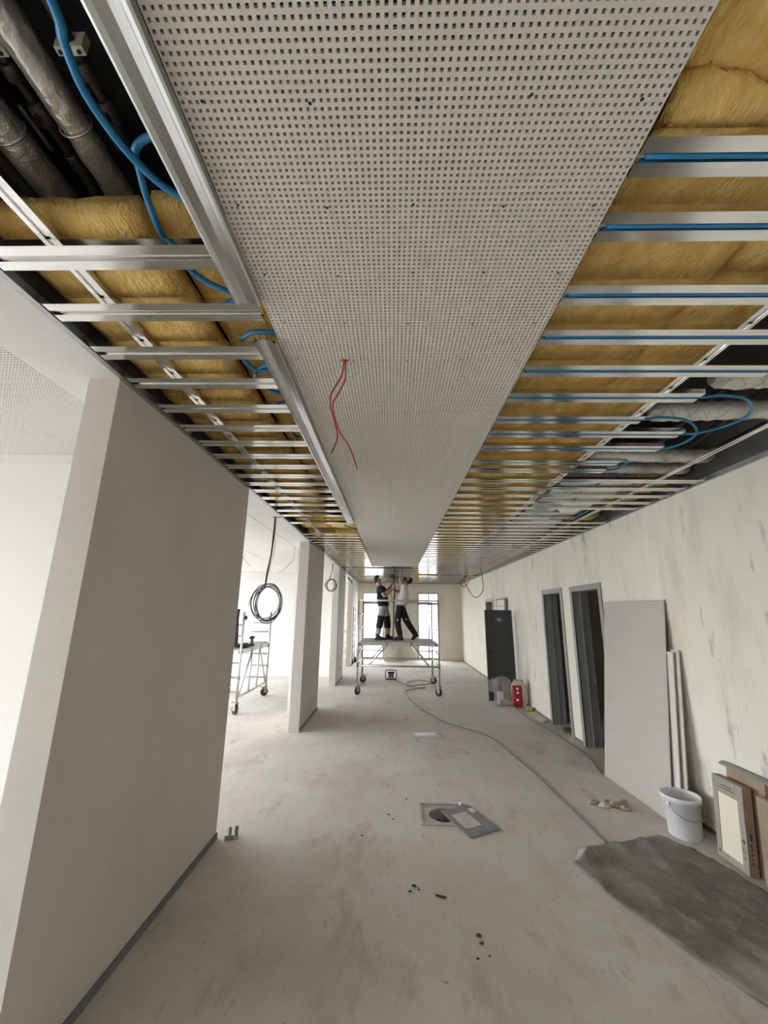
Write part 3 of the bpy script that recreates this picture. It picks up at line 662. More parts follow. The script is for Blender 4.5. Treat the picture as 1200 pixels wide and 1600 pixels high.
# things on the left scaffold
vs = []; fs = []; rr = random.Random(11)
for j in range(15):
    for i in range(9):
        u = i/8; v = j/14; x = -3.05-.10*math.sin(u*PI)*(.6+.4*v)+rr.uniform(-.01, .01)
        vs.append((-3.02-u*.34*(.55+.45*v), 8.315-.03-.045*math.sin(u*7+v*3)-rr.uniform(0, .01), 1.93-v*.72+rr.uniform(-.01, .01)))
for j in range(14):
    for i in range(8): a = j*9+i; fs.append((a, a+1, a+10, a+9))
o = MB().add(vs, fs, True).build('work_jacket', m_tee_k); sm = o.modifiers.new('thickness', 'SOLIDIFY'); sm.thickness = .025
tag(o, 'black jacket hung over the end of the left room scaffold', 'jacket')
def lump(name, c, sx, sy, sz, m, label, cat, seed, parent=None, group=None, n=10, amp=.18, flat=True):
    rr = random.Random(seed); vs = []; fs = []
    for j in range(n+1):
        t = PI*j/n
        for i in range(n*2):
            p = 2*PI*i/(n*2); q = 1+(rr.uniform(-amp, amp) if 0 < j < n else 0); z = -math.cos(t)*sz
            if flat and z < 0: z *= .25
            vs.append((math.sin(t)*math.cos(p)*sx*q, math.sin(t)*math.sin(p)*sy*q, z*q+(sz*.25 if flat else 0)))
    for j in range(n):
        for i in range(n*2): fs.append((j*n*2+i, j*n*2+(i+1) % (n*2), (j+1)*n*2+(i+1) % (n*2), (j+1)*n*2+i))
    o = MB().add(vs, fs, True).build(name, m, parent, c)
    if parent is None: tag(o, label, cat, group)
    return o
lump('tool_bag', (-3.05, 8.72, 1.17), .13, .20, .07, m_tee_k, 'black tool bag lying on the left room scaffold deck', 'bag', 4, amp=.12)
e = tag(empty('cordless_drill', (-3.03, 9.18, 1.17)), 'small black cordless drill standing on the left room scaffold deck', 'drill')
MB().box(-.04, .04, -.05, .06, 0, .05).box(-.02, .02, -.02, .025, .05, .14).build('grip', m_black, e)
MB().lathe([(.02, -.10), (.035, -.09), (.035, .08), (.02, .10)], c=(0, 0, .17), n=12, axis='y', cap0=True, cap1=True).build('motor_housing', m_black, e)
# plug in jacket pocket side
tag(MB().lathe([(.004, 0), (.035, .03), (.04, .06), (.01, .09)], c=(0, 0, 0), n=10, cap0=True, cap1=True).build('black_pouch', m_black, None, (-2.905, 8.30, 1.72)), 'small black pouch hooked on the near upright of the left scaffold', 'pouch')

# ------------------------------------------------------------------ people
GROW = 1.16   # subdivision shrinks the skinned surface
def skin_obj(name, joints, edges, m, parent=None, sub=2, root=None):
    """joints: {name:(x,y,z,rx[,ry])}; one continuous skinned surface"""
    keys = list(joints); me = bpy.data.meshes.new(name)
    me.from_pydata([joints[k_][:3] for k_ in keys], [(keys.index(a), keys.index(b_)) for (a, b_) in edges], []); me.update()
    o = bpy.data.objects.new(name+'_tmp', me); col.objects.link(o)
    s = o.modifiers.new('skin', 'SKIN'); s.use_smooth_shade = True; s.branch_smoothing = .3
    dat = me.skin_vertices[0].data
    for i, k_ in enumerate(keys):
        j = joints[k_]; dat[i].radius = (j[3]*GROW, (j[4] if len(j) > 4 else j[3])*GROW); dat[i].use_root = (k_ == (root or keys[0]))
    ss = o.modifiers.new('sub', 'SUBSURF'); ss.levels = sub; ss.render_levels = sub
    dg = bpy.context.evaluated_depsgraph_get(); dg.update()
    nm = bpy.data.meshes.new_from_object(o.evaluated_get(dg)); nm.name = name
    for p in nm.polygons: p.use_smooth = True
    bpy.data.objects.remove(o); bpy.data.meshes.remove(me)
    nm.materials.clear()
    return link(name, nm, m, parent)

def person(label, J, face, mats, yb):
    """J: joints as (x, z, dy); face: +1 looks to +x, -1 to -x; the body is one mesh, clothes and hair are its children"""
    tee, trou, patch = mats
    g = lambda k_, r, ry=None: (J[k_][0], yb+J[k_][2], J[k_][1], r, ry or r)
    def mid(a, c, t, r):
        A, C_ = J[a], J[c]; return (A[0]+(C_[0]-A[0])*t, yb+A[2]+(C_[2]-A[2])*t, A[1]+(C_[1]-A[1])*t, r, r)
    jt = {'pelvis': g('pelvis', .085, .10), 'waist': g('waist', .085, .10), 'chest': g('chest', .10, .15), 'neckb': g('neckb', .06, .07), 'neck': g('neck', .053), 'head': g('head', .085, .078), 'crown': g('crown', .075, .07)}
    ed = [('pelvis', 'waist'), ('waist', 'chest'), ('chest', 'neckb'), ('neckb', 'neck'), ('neck', 'head'), ('head', 'crown')]
    for s in 'RL':
        jt['sh'+s] = g('sh'+s, .058); jt['el'+s] = g('el'+s, .042); jt['wr'+s] = mid('el'+s, 'ha'+s, .80, .029)
        jt['hip'+s] = g('hip'+s, .07); jt['kn'+s] = g('kn'+s, .050); jt['an'+s] = g('an'+s, .034); jt['toe'+s] = (J['toe'+s][0], yb+J['toe'+s][2], J['toe'+s][1]+.022, .012, .012)
        ed += [('chest', 'sh'+s), ('sh'+s, 'el'+s), ('el'+s, 'wr'+s), ('pelvis', 'hip'+s), ('hip'+s, 'kn'+s), ('kn'+s, 'an'+s), ('an'+s, 'toe'+s)]
        # hand: palm, four fingers, thumb
        W_ = Vector(jt['wr'+s][:3]); Hn = Vector((J['ha'+s][0], yb+J['ha'+s][2], J['ha'+s][1])); d = (Hn-W_).normalized(); sd_ = Vector((0, 1, 0)); nn = d.cross(sd_).normalized()
        jt['palm'+s] = (*(W_+d*.055), .030, .022); ed.append(('wr'+s, 'palm'+s))
        for q in range(4):
            off = sd_*(-.024+.016*q); b0 = W_+d*.095+off; ln = (.030, .036, .034, .026)[q]
            t1 = b0+d*ln-nn*.012*face; t2 = t1+d*ln*.35-nn*.026*face
            for nm_, p, rad in (('a', b0, .0095), ('b', t1, .009), ('c', t2, .008)): jt['f%d%s%s' % (q, nm_, s)] = (*p, rad, rad)
            ed += [('palm'+s, 'f%da%s' % (q, s)), ('f%da%s' % (q, s), 'f%db%s' % (q, s)), ('f%db%s' % (q, s), 'f%dc%s' % (q, s))]
        t0 = W_+d*.05-sd_*.034-nn*.012*face; t1 = t0+d*.04-nn*.02*face
        jt['t0'+s] = (*t0, .011, .011); jt['t1'+s] = (*t1, .009, .009); ed += [('palm'+s, 't0'+s), ('t0'+s, 't1'+s)]
    body = skin_obj('person', jt, ed, m_skin, None, 2, 'pelvis'); tag(body, label, 'person', 'workers on the scaffold')
    # face and ears
    hd = Vector(jt['head'][:3]); cr = Vector(jt['crown'][:3]); upv = (cr-hd).normalized(); fv = Vector((face, 0, 0)); fv = (fv-upv*fv.dot(upv)).normalized(); sv = upv.cross(fv)
    f0 = hd+fv*.078
    MB().tube([f0+upv*.035-fv*.012, f0+upv*.005+fv*.016, f0-upv*.006+fv*.004], .012, 8, radii=[.008, .015, .012]).build('nose', m_skin, body)
    for s in (-1, 1):
        MB().lathe([(.0001, -.011), (.008, -.008), (.011, 0), (.008, .008), (.0001, .011)], c=tuple(f0+upv*.035+sv*.032*s-fv*.008), n=8).build('eye', m_black, body)
        MB().tube([hd+sv*.082*s+upv*.035-fv*.01, hd+sv*.092*s+upv*.01-fv*.015, hd+sv*.082*s-upv*.025-fv*.008], .012, 8).build('ear', m_skin, body)
    MB().tube([f0-upv*.035+sv*.022-fv*.004, f0-upv*.037+fv*.004, f0-upv*.035-sv*.022-fv*.004], .006, 6).build('mouth', mat('lips', (.30, .13, .11), .5) if 'lips' not in MATS else MATS['lips'], body)
    hc = (hd+cr)*.5-upv*.012
    def shell(name, rad, keep, m, nr=16, ns=24):
        vs = []; fs = []
        for a in range(nr+1):
            t = PI*a/nr
            for k_ in range(ns):
                p = 2*PI*k_/ns; x, y_, z = math.sin(t)*math.cos(p), math.sin(t)*math.sin(p), math.cos(t)
                wv = 1+.03*math.sin(7*p+a)
                vs.append(hc+fv*(x*rad[0]*wv)+sv*(y_*rad[1]*wv)+upv*(z*rad[2]*wv))
        for a in range(nr):
            for k_ in range(ns):
                t = PI*(a+.5)/nr; p = 2*PI*(k_+.5)/ns
                if keep(math.sin(t)*math.cos(p), math.sin(t)*math.sin(p), math.cos(t)):
                    fs.append((a*ns+k_, (a+1)*ns+k_, (a+1)*ns+(k_+1) % ns, a*ns+(k_+1) % ns))
        o = MB().add(vs, fs, True).build(name, m, body); so = o.modifiers.new('thickness', 'SOLIDIFY'); so.thickness = .014; so.offset = -1
    shell('hair', (.108, .096, .128), lambda x, y_, z: z > .52 or (x < .12 and z > -.35), m_hair)
    if face < 0: shell('beard', (.104, .093, .134), lambda x, y_, z: x > .05 and z < -.42 and z > -.93, m_hair)
    # clothes
    tj = {'hem': (J['pelvis'][0], yb, J['pelvis'][1]+.035, .130, .152), 'waist0': (J['pelvis'][0]*.6+J['waist'][0]*.4, yb, J['pelvis'][1]*.6+J['waist'][1]*.4, .128, .150), 'waist': g('waist', .122, .148), 'chest': g('chest', .128, .180), 'neckb': g('neckb', .075, .095)}
    te = [('hem', 'waist0'), ('waist0', 'waist'), ('waist', 'chest'), ('chest', 'neckb')]
    for s in 'RL':
        tj['sh'+s] = g('sh'+s, .075); tj['sl'+s] = mid('sh'+s, 'el'+s, .62, .066); te += [('chest', 'sh'+s), ('sh'+s, 'sl'+s)]
    skin_obj('t_shirt', tj, te, tee, body, 2, 'waist')
    pj = {'pelvis': g('pelvis', .132, .150), 'belt': (J['pelvis'][0]*.65+J['waist'][0]*.35, yb, J['pelvis'][1]*.65+J['waist'][1]*.35, .122, .142)}
    pj['top'] = g('waist', .108, .130); pe = [('pelvis', 'belt'), ('belt', 'top')]
    for s in 'RL':
        pj['hip'+s] = g('hip'+s, .098); pj['kn'+s] = g('kn'+s, .076); pj['an'+s] = mid('kn'+s, 'an'+s, 1.02, .066); pe += [('pelvis', 'hip'+s), ('hip'+s, 'kn'+s), ('kn'+s, 'an'+s)]
    tr_ = skin_obj('trousers', pj, pe, trou, body, 2, 'pelvis')
    for s in 'RL':
        if patch: skin_obj('knee_panel', {'a': mid('hip'+s, 'kn'+s, .45, .096), 'b': g('kn'+s, .086), 'c': mid('kn'+s, 'an'+s, .62, .082)}, [('a', 'b'), ('b', 'c')], patch, body, 2, 'b')
        else:
            mdp = mid('hip'+s, 'kn'+s, .8, .05); MB().box(-.018, .018, -.10, -.085, -.02, .02).build('reflective_patch', m_print_w, body, mdp[:3])
        h = J['heel'+s]; t_ = J['toe'+s]; an = J['an'+s]
        H0 = Vector((h[0], yb+h[2], h[1])); T0 = Vector((t_[0], yb+t_[2], t_[1])); dv = (T0-H0).normalized(); H0 = H0-dv*.055; ln = (T0-H0).length+.06
        upf = Vector((0, 1, 0)).cross(dv); upf = upf if upf.z > 0 else -upf; lat = dv.cross(upf)
        bo = MB(); vs = []; fs = []; ST = [(0, .022, .05), (.08, .040, .085), (.25, .044, .115), (.42, .046, .122), (.65, .050, .098), (.88, .044, .062), (1, .018, .03)]
        for (q, wd, ht) in ST:
            for k_ in range(14):
                a = 2*PI*k_/14; vs.append(H0+dv*(q*ln)+lat*(wd*math.cos(a))+upf*(max(0, ht*.5+ht*.5*math.sin(a)) if math.sin(a) > -.55 else .001))
        for q in range(len(ST)-1):
            for k_ in range(14): fs.append((q*14+k_, q*14+(k_+1) % 14, (q+1)*14+(k_+1) % 14, (q+1)*14+k_))
        fs.append(tuple(range(13, -1, -1))); fs.append(tuple((len(ST)-1)*14+k_ for k_ in range(14))); bo.add(vs, fs, True)
        A0 = Vector((an[0], yb+an[2], an[1])); bo.tube([H0+dv*(ln*.25)+upf*.05, H0.lerp(A0, .6)+dv*.03, A0+Vector((0, 0, .05))], .06, 12, radii=[.050, .054, .060])
        bo.build('work_boot', m_shoe, body)
    pz = J['pelvis'][1]+.03; px = J['pelvis'][0]
    MB().tube([(px+.128*math.cos(2*PI*k_/24), yb+.146*math.sin(2*PI*k_/24), pz) for k_ in range(24)], .018, 6, closed=True).build('belt', m_black, body)
    return body
J1 = dict(crown=(-.425, 2.815, 0), head=(-.395, 2.745, 0), neck=(-.388, 2.665, 0), neckb=(-.365, 2.60, 0), chest=(-.310, 2.46, 0), waist=(-.262, 2.20, 0), pelvis=(-.245, 2.05, 0),
          shR=(-.315, 2.545, -.165), elR=(-.215, 2.305, -.22), haR=(-.01, 2.50, -.10), shL=(-.29, 2.545, .165), elL=(-.135, 2.50, .20), haL=(.03, 2.72, .08),
          hipR=(-.285, 1.975, -.09), knR=(-.325, 1.69, -.11), anR=(-.385, 1.33, -.12), toeR=(-.235, DK, -.13), heelR=(-.405, DK, -.12),
          hipL=(-.19, 1.975, .09), knL=(-.135, 1.69, .10), anL=(-.135, 1.33, .11), toeL=(.015, DK, .12), heelL=(-.16, DK, .11))
person('worker in black t-shirt and grey trousers with dark knees, reaching up on the scaffold', J1, 1, (m_tee_k, m_trou_g, m_tee_k), 11.25)
J2 = dict(crown=(.452, 2.775, 0), head=(.395, 2.765, 0), neck=(.375, 2.685, 0), neckb=(.355, 2.60, 0), chest=(.315, 2.46, 0), waist=(.245, 2.20, 0), pelvis=(.215, 2.06, 0),
          shL=(.305, 2.60, -.165), elL=(.195, 2.72, -.20), haL=(.215, 2.99, -.12), shR=(.285, 2.56, .165), elR=(.16, 2.46, .20), haR=(.02, 2.52, .06),
          hipL=(.17, 1.985, -.09), knL=(.125, 1.66, -.11), anL=(.205, 1.32, -.12), toeL=(.055, DK, -.13), heelL=(.235, DK, -.12),
          hipR=(.265, 1.985, .09), knR=(.385, 1.68, .10), anR=(.605, 1.36, .11), toeR=(.565, DK, .11), heelR=(.665, DK+.085, .11))
person('worker in white t-shirt and black trousers, leaning back with one arm at the ceiling', J2, -1, (m_tee_w, m_trou_k, None), 11.25)
# telescopic prop with drill stand between them
e = tag(empty('ceiling_prop', (.035, 11.27, DK)), 'dark telescopic prop pressed between scaffold deck and ceiling', 'prop')
MB().tube([(-.018, 0, .01), (.005, 0, 1.15)], .016, 10).build('outer_tube', m_black, e)
MB().tube([(.005, 0, 1.15), (.020, 0, 1.90)], .011, 10).build('inner_tube', m_iron, e)
MB().lathe([(.05, 0), (.05, .012), (.02, .02)], c=(-.018, 0, 0), n=14, cap0=True, cap1=True).build('foot_plate', m_black, e)
MB().box(-.09, .13, -.05, .05, 1.895, 1.912).build('head_plate', m_black, e)
MB().box(-.045, .085, -.03, .03, 1.80, 1.815).build('collar_plate', m_black, e)
MB().lathe([(.02, -.03), (.055, -.02), (.062, 0), (.055, .02), (.02, .03)], c=(-.05, -.03, 1.66), n=18, axis='y', cap0=True, cap1=True).build('crank_drum', m_black, e)
MB().tube([(0, 0, 1.62), (.06, -.02, 1.62), (.15, -.04, 1.68)], .014, 8).build('crank_lever', m_iron, e)
MB().tube(bezier([(-.03, 0, 1.60), (-.08, .02, 1.35), (-.06, .02, 1.10), (.0, .0, 1.02), (.03, 0, 1.2), (.02, 0, 1.45)], 7), .010, 6).build('hose', m_cable, e)

# ------------------------------------------------------------------ floor things
e = tag(empty('floor_box', ((HAT[0]+HAT[1])/2, (HAT[2]+HAT[3])/2, 0)), 'open square floor box with a round hole full of cable', 'floor box')
hw, hd_ = (HAT[1]-HAT[0])/2, (HAT[3]-HAT[2])/2
n_ = 40; vs = []; fs = []
for k_ in range(n_):
    a = 2*PI*k_/n_; ca, sa = math.cos(a), math.sin(a); s = 1/max(abs(ca), abs(sa)); vs += [(ca*s*(hw-.02), sa*s*(hd_-.02), -.006), (ca*.145, sa*.145, -.006), (ca*.14, sa*.14, -.13)]
for k_ in range(n_):
    a = k_*3; c = ((k_+1) % n_)*3; fs += [(a, c, c+1, a+1), (a+1, c+1, c+2, a+2)]
MB().add(vs, fs).build('insert_plate', mat('zinc_floor_plate', (.52, .52, .50), .55, .35, var=.15, vscale=14), e)
MB().box(-hw, hw, -hd_, -hd_+.02, -.03, .006).box(-hw, hw, hd_-.02, hd_, -.03, .006).box(-hw, -hw+.02, -hd_+.02, hd_-.02, -.03, .006).box(hw-.02, hw, -hd_+.02, hd_-.02, -.03, .006).build('rim', mat('cast_rim', (.50, .49, .46), .6, .2, var=.15, vscale=12), e)
MB().box(-hw+.02, hw-.02, -hd_+.02, hd_-.02, -.149, -.131).build('pit_floor', mat('rusty_pit', (.10, .055, .035), .9, var=.4, vscale=12), e)
for q in range(3): MB().tube(bezier([(.09*math.cos(t*.7+q), .09*math.sin(t*.7+q), -.115+.02*q) for t in range(8)], 4), .008, 6).build('coiled_cable', m_cable if q else mat('brown_cable', (.16, .05, .03), .6), e)
MB().lathe([(.02, .0), (.02, .02), (.012, .025)], c=(hw-.04, hd_-.04, .006), n=10, cap0=True, cap1=True).build('level_screw', m_print_w, e)
e = tag(empty('cover_plate', (.735, 4.44, 0), .0), 'loose zinc cover plate lying across the open floor box', 'cover plate')
cq = [(.49, 4.58, .022), (.69, 4.15, .002), (.99, 4.31, .002), (.785, 4.735, .022)]
cq = [(a-.735, c-4.44, z) for (a, c, z) in cq]
vs = cq+[(a, c, z+.008) for (a, c, z) in cq]
MB().add(vs, [(0,3,2,1),(4,5,6,7),(0,1,5,4),(1,2,6,5),(2,3,7,6),(3,0,4,7)]).build('plate', mat('zinc_cover', (.36, .37, .37), .42, .5, var=.2, vscale=9, c2=(.26, .27, .27)), e)
c_ = [Vector(p) for p in cq]
def onp(u, v, dz=.0088): return c_[0]*(1-u)*(1-v)+c_[1]*u*(1-v)+c_[2]*u*v+c_[3]*(1-u)*v+Vector((0, 0, dz))
def patch4(u0, u1, v0, v1, name, m, dz=.0088): MB().add([onp(u0, v0, dz), onp(u1, v0, dz), onp(u1, v1, dz), onp(u0, v1, dz), onp(u0, v0, dz-.0012), onp(u1, v0, dz-.0012), onp(u1, v1, dz-.0012), onp(u0, v1, dz-.0012)], [(0,1,2,3),(0,4,5,1),(1,5,6,2),(2,6,7,3),(3,7,4,0)]).build(name, m, e)
patch4(.22, .75, .14, .66, 'dust_sheet', mat('plate_sticker', (.55, .54, .51), .8, var=.15, vscale=25)); patch4(.14, .30, .80, .97, 'torn_label', m_print_w, .010)
e = tag(empty('floor_cover', (.53, 7.27, 0)), 'closed square floor cover farther along the corridor', 'floor cover')
MB().box(-.22, .22, -.17, -.15, 0, .012).box(-.22, .22, .15, .17, 0, .012).box(-.22, -.2, -.15, .15, 0, .012).box(.2, .22, -.15, .15, 0, .012).build('rim', MATS['cast_rim'], e)
MB().box(-.2, .2, -.15, .15, 0, .008).build('lid', MATS['zinc_floor_plate'], e)
MB().box(-.15, .08, -.07, .08, .008, .0095).build('film_label', m_print_w, e); MB().box(.10, .17, -.02, .10, .008, .0095).build('film_label', m_print_w, e)

tag(MB().tube(bezier([(.08, 12.68, .008), (.28, 12.2, .008), (.50, 11.75, .008), (.75, 11.95, .008), (1.10, 12.25, .008), (1.02, 12.62, .008), (.70, 12.75, .008), (.45, 12.35, .008), (.42, 11.75, .009), (.55, 11.52, .02), (.80, 11.4, .008), (.88, 11.62, .008), (.60, 11.3, .016), (.36, 11.1, .008), (.33, 10.7, .008), (.40, 10.1, .008), (.46, 9.72, .008), (.58, 9.1, .008), (.80, 8.46, .008), (.95, 8.05, .008), (1.19, 7.73, .008), (1.45, 7.40, .008), (1.59, 7.10, .008), (1.66, 6.6, .008), (1.70, 6.2, .008), (1.77, 5.6, .008), (1.80, 5.1, .008), (1.83, 4.69, .008), (1.85, 4.12, .009)], 8), .0085, 6).build('extension_cable', m_cable), 'long grey cable snaking from under the scaffold to the grey sheeting', 'cable')
tag(MB().tube(bezier([(2.60, 9.30, .008), (2.58, 8.8, .008), (2.58, 8.36, .008), (2.66, 7.65, .008), (2.70, 7.1, .008), (2.71, 6.7, .008), (2.69, 6.2, .008), (2.63, 5.9, .008), (2.60, 5.74, .008)], 8), .010, 6).build('wall_cable', m_cable), 'grey cable running along the right wall to the leaning perforated board', 'cable')
e = tag(empty('work_light', (-.03, 12.85, 0)), 'small black floor lamp with carrying frame under the scaffold', 'work light')
MB().tube(bezier([(-.16, 0, .02), (-.165, 0, .18), (-.14, 0, .25), (0, 0, .26), (.14, 0, .25), (.165, 0, .18), (.16, 0, .02)], 6), .013, 8).build('carry_frame', m_black, e)
MB().box(-.16, .16, -.09, .09, 0, .03).build('base', m_black, e); MB().box(-.075, .075, -.05, .05, .05, .20).box(-.10, .10, -.06, .06, .18, .215).build('lamp_head', m_black, e); MB().box(-.065, .065, -.053, -.049, .06, .17).build('lens', m_cable, e)
# metal clip by the near pier
e = tag(empty('bent_metal_clip', (-1.37, 4.06, 0), .25), 'small bent metal clip on the floor at the corner of the near pier', 'metal clip')
MB().box(-.055, .05, -.03, .035, 0, .004).build('base_tab', m_galv_dull, e); MB().box(-.055, .02, -.034, -.030, 0, .035).build('front_tab', m_galv_dull, e)
MB().box(-.03, -.005, .031, .035, 0, .07).box(.02, .05, .031, .035, 0, .075).build('upright_tab', m_galv_dull, e)

# grey sheeting
def lerp_poly(P, t):
    n = len(P)-1; s = min(int(t*n), n-1); f = t*n-s; return Vector(P[s]).lerp(Vector(P[s+1]), f)
Lp = [(1.57, 4.03, 0), (1.44, 3.80, 0), (1.55, 3.42, 0), (1.72, 3.02, 0), (1.93, 2.55, 0), (2.15, 2.1, 0), (2.35, 1.6, 0), (2.5, 1.0, 0)]
Rp = [(2.40, 4.28, 0), (2.55, 4.05, 0), (2.62, 3.85, 0), (2.66, 3.60, 0), (2.69, 3.2, 0), (2.74, 2.6, 0), (2.84, 1.8, 0), (2.85, 1.0, 0)]
vs = []; fs = []; rr = random.Random(21); NT, NS = 44, 110
for j in range(NS+1):
    t = j/NS; A_ = lerp_poly(Lp, t); B_ = lerp_poly(Rp, t)
    A_.x += .006*math.sin(t*37)+.004*math.sin(t*91); 
    for i in range(NT+1):
        u = i/NT; p = A_.lerp(B_, u)
        h = .012+.004*math.sin(u*9+t*14)+.003*math.sin(u*21-t*33)
        h += .055*math.exp(-((u-.17-.05*math.sin(t*6))/.075)**2)*(.6+.4*math.sin(t*23+1))*min(1, t*6)
        h += .035*math.exp(-((u-.42-.25*t)/.05)**2)*(.5+.5*math.sin(t*9+2))
        h += .045*math.exp(-((u-.75+.6*t)/.04)**2)*max(0, 1-t*2.2)
        h += .03*math.exp(-((u-.62)/.03)**2)*max(0, math.sin(t*8+4))
        h += .03*max(0, 1-abs(t-.015)*14)*(.5+.5*math.sin(u*7+1))*max(0, 1-u*1.6)+.05*math.exp(-((u-.10)/.05)**2)*max(0, 1-abs(t-.10)*9)
        e_ = min(u, 1-u)
        if e_ < .03: h = .004+h*(e_/.03)*.7+.012*max(0, math.sin(t*60))*(1-e_/.03)
        vs.append((p.x, p.y, max(.004, .006+(h-.006)*min(1, .25+t*12)+rr.uniform(-.0015, .0015))))
for j in range(NS):
    for i in range(NT): a = j*(NT+1)+i; fs.append((a, a+NT+1, a+NT+2, a+1))
o = MB().add(vs, fs, True).build('plastic_sheeting', m_tarp); sm = o.modifiers.new('thickness', 'SOLIDIFY'); sm.thickness = .003; sm.offset = -1
tag(o, 'crumpled dark grey dust sheet spread on the floor by the right wall', 'dust sheet')

# bucket
e = tag(empty('plaster_bucket', (2.64, 4.30, 0), .2), 'white plastic plaster bucket between leaning board and cartons', 'bucket')
MB().lathe([(.0001, 0), (.122, 0), (.126, .006), (.147, .285), (.158, .287), (.160, .325), (.156, .330), (.148, .326), (.146, .30), (.124, .02), (.0001, .018)], n=40).build('pail', m_bucket, e)
MB().lathe([(.0001, .10), (.10, .105), (.134, .125), (.1345, .16)], n=30).build('plaster_residue', m_plasterdry, e)
MB().tube(bezier([(-.160, -.02, .275), (-.150, -.075, .225), (-.105, -.13, .185), (-.01, -.160, .17), (.085, -.145, .19), (.143, -.09, .235), (.160, -.02, .275)], 6), .003, 6).build('bail_handle', m_wire, e)
for s in (-1, 1): MB().lathe([(.014, -.006), (.014, .006)], c=(s*.156, -.02, .275), n=10, axis='x', cap0=True, cap1=True).build('handle_lug', m_bucket, e)

# leaning perforated board and plain boards behind it
pm = perforated(66, 117, PITCH, .0100, .0125); pm.materials.append(m_board)
f1 = Vector((2.62, 5.70, .002)); f0 = Vector((2.66, 4.52, .002)); ux = (f1-f0).normalized(); Lw = (f1-f0).length
tilt = math.asin((2.875-2.64)/2.10); nrm_h = Vector((-ux.y, ux.x, 0))
if nrm_h.x < 0: nrm_h = -nrm_h
vy = (Vector((0, 0, 1))*math.cos(tilt)+nrm_h*math.sin(tilt)).normalized(); vz = ux.cross(vy)
o = link('leaning_board', pm, None)
sc_ = Lw/(66*PITCH)
mw = Matrix((ux*sc_, vy*(2.085/LEN), vz)).transposed().to_4x4(); mw.translation = f0
o.matrix_world = mw
tag(o, 'perforated gypsum board leaning against the right wall', 'board')
fl = link('fleece_backing', fl_big, None, o)
DARK = m_board
def leaning_strip(y0, y1, x0, x1, h, label, name='leaning_strip', th=.0125, m=None):
    a = Vector((x0, 0, .002)); t = Vector((x1, 0, h)); d = (t-a); nn = Vector((-d.z, 0, d.x)).normalized()*th
    o = MB(); vs = []
    for y_ in (y0, y1): vs += [(a.x, y_, a.z), (t.x, y_, t.z), (t.x+nn.x*-1, y_, t.z-nn.z), (a.x-nn.x, y_, a.z-nn.z+.0)]
    o.add(vs, [(0,1,2,3),(4,7,6,5),(0,4,5,1),(1,5,6,2),(2,6,7,3),(3,7,4,0)])
    return tag(o.build(name, m or m_board), label, 'board', 'plain strips behind the perforated board')
leaning_strip(4.44, 5.1, 2.705, 2.85, 1.55, 'narrow plain board leaning just behind the perforated board')
leaning_strip(4.40, 5.0, 2.745, 2.885, 1.57, 'narrow plain board leaning closest to the right wall')

# tile cartons
def carton(y0, y1, xf, h, th, tilt_, label, m, window_=False, marks=False, z=0):
    e = tag(empty('tile_carton', (xf, (y0+y1)/2, z)), label, 'carton', 'tile cartons by the right wall')
    hw = (y1-y0)/2; c, s = math.cos(tilt_), math.sin(tilt_)
    T = lambda x, y_, z_: (x*c+z_*s, y_, -x*s+z_*c+th*s)
    def bx(o, x0, x1, ya, yb, za, zb):
        vs = [T(*p) for p in ((x0,ya,za),(x1,ya,za),(x1,yb,za),(x0,yb,za),(x0,ya,zb),(x1,ya,zb),(x1,yb,zb),(x0,yb,zb))]
        return o.add(vs, [(0,3,2,1),(4,5,6,7),(0,1,5,4),(1,2,6,5),(2,3,7,6),(3,0,4,7)])
    if window_:
        wy0, wy1, wz0, wz1 = -hw+.055, hw-.045, .05, h-.115
        o = MB()
        for (a, d, p, q) in rects_minus(-hw, hw, 0, h, [(wy0, wy1, wz0, wz1)]): bx(o, 0, .004, a, d, p, q)
        o.build('front_sleeve', m, e)
        bx(MB(), .006, th-.01, -hw+.008, hw-.008, .006, h-.008).build('tile_stack', m_tile, e)
        bx(MB(), .004, th, -hw, -hw+.004, 0, h).build('side_flap', m_carton_b, e); bx(MB(), .004, th, hw-.004, hw, 0, h).build('side_flap', m_carton_b, e)
        bx(MB(), .004, th, -hw+.004, hw-.004, h-.004, h).build('top_flap', m_carton_b, e)
    else:
        bx(MB(), 0, th, -hw, hw, 0, h).build('box_body', m, e)
        bx(MB(), .01, th-.01, -hw+.01, hw-.01, h, h+.004).build('top_flap', m_carton_b, e)
    if marks:
        for (ya, yb, za, zb) in ((-hw+.10, hw-.10, h-.055, h-.048), (-hw+.08, hw-.07, h-.075, h-.069)): bx(MB(), -.0012, 0, ya, yb, za, zb).build('print_line', m_ink, e)
        ring = [T(-.001, -hw+.028+.013*math.cos(2*PI*k_/16), .22+.013*math.sin(2*PI*k_/16)) for k_ in range(16)]
        MB().tube(ring, .0018, 4, closed=True).build('print_ring', m_ink, e)
        bx(MB(), -.0012, 0, -hw+.024, -hw+.032, .205, .235).build('print_mark', m_ink, e)
        o = MB(); bx(o, -.0012, 0, -hw+.015, -hw+.018, .145, .178); bx(o, -.0012, 0, -hw+.038, -hw+.041, .145, .178); bx(o, -.0012, 0, -hw+.018, -hw+.038, .145, .148); o.build('print_box', m_ink, e)
        bx(MB(), -.0012, 0, -hw+.022, -hw+.034, .10, .118).build('print_mark', m_ink, e)
        bx(MB(), -.0012, 0, hw-.032, hw-.018, .03, .06).build('print_mark', m_ink, e)
        bx(MB(), .03, .045, -hw-.0012, -hw, .24, .29).build('print_mark', m_ink, e)
        for q in range(5): bx(MB(), .03, .038, -hw-.0012, -hw, .08+q*.03, .098+q*.03).build('print_mark', m_ink, e)
    return e
carton(3.69, 4.00, 2.70, .60, .07, .08, 'front tile carton with cream window leaning on the others', m_carton, True, True)
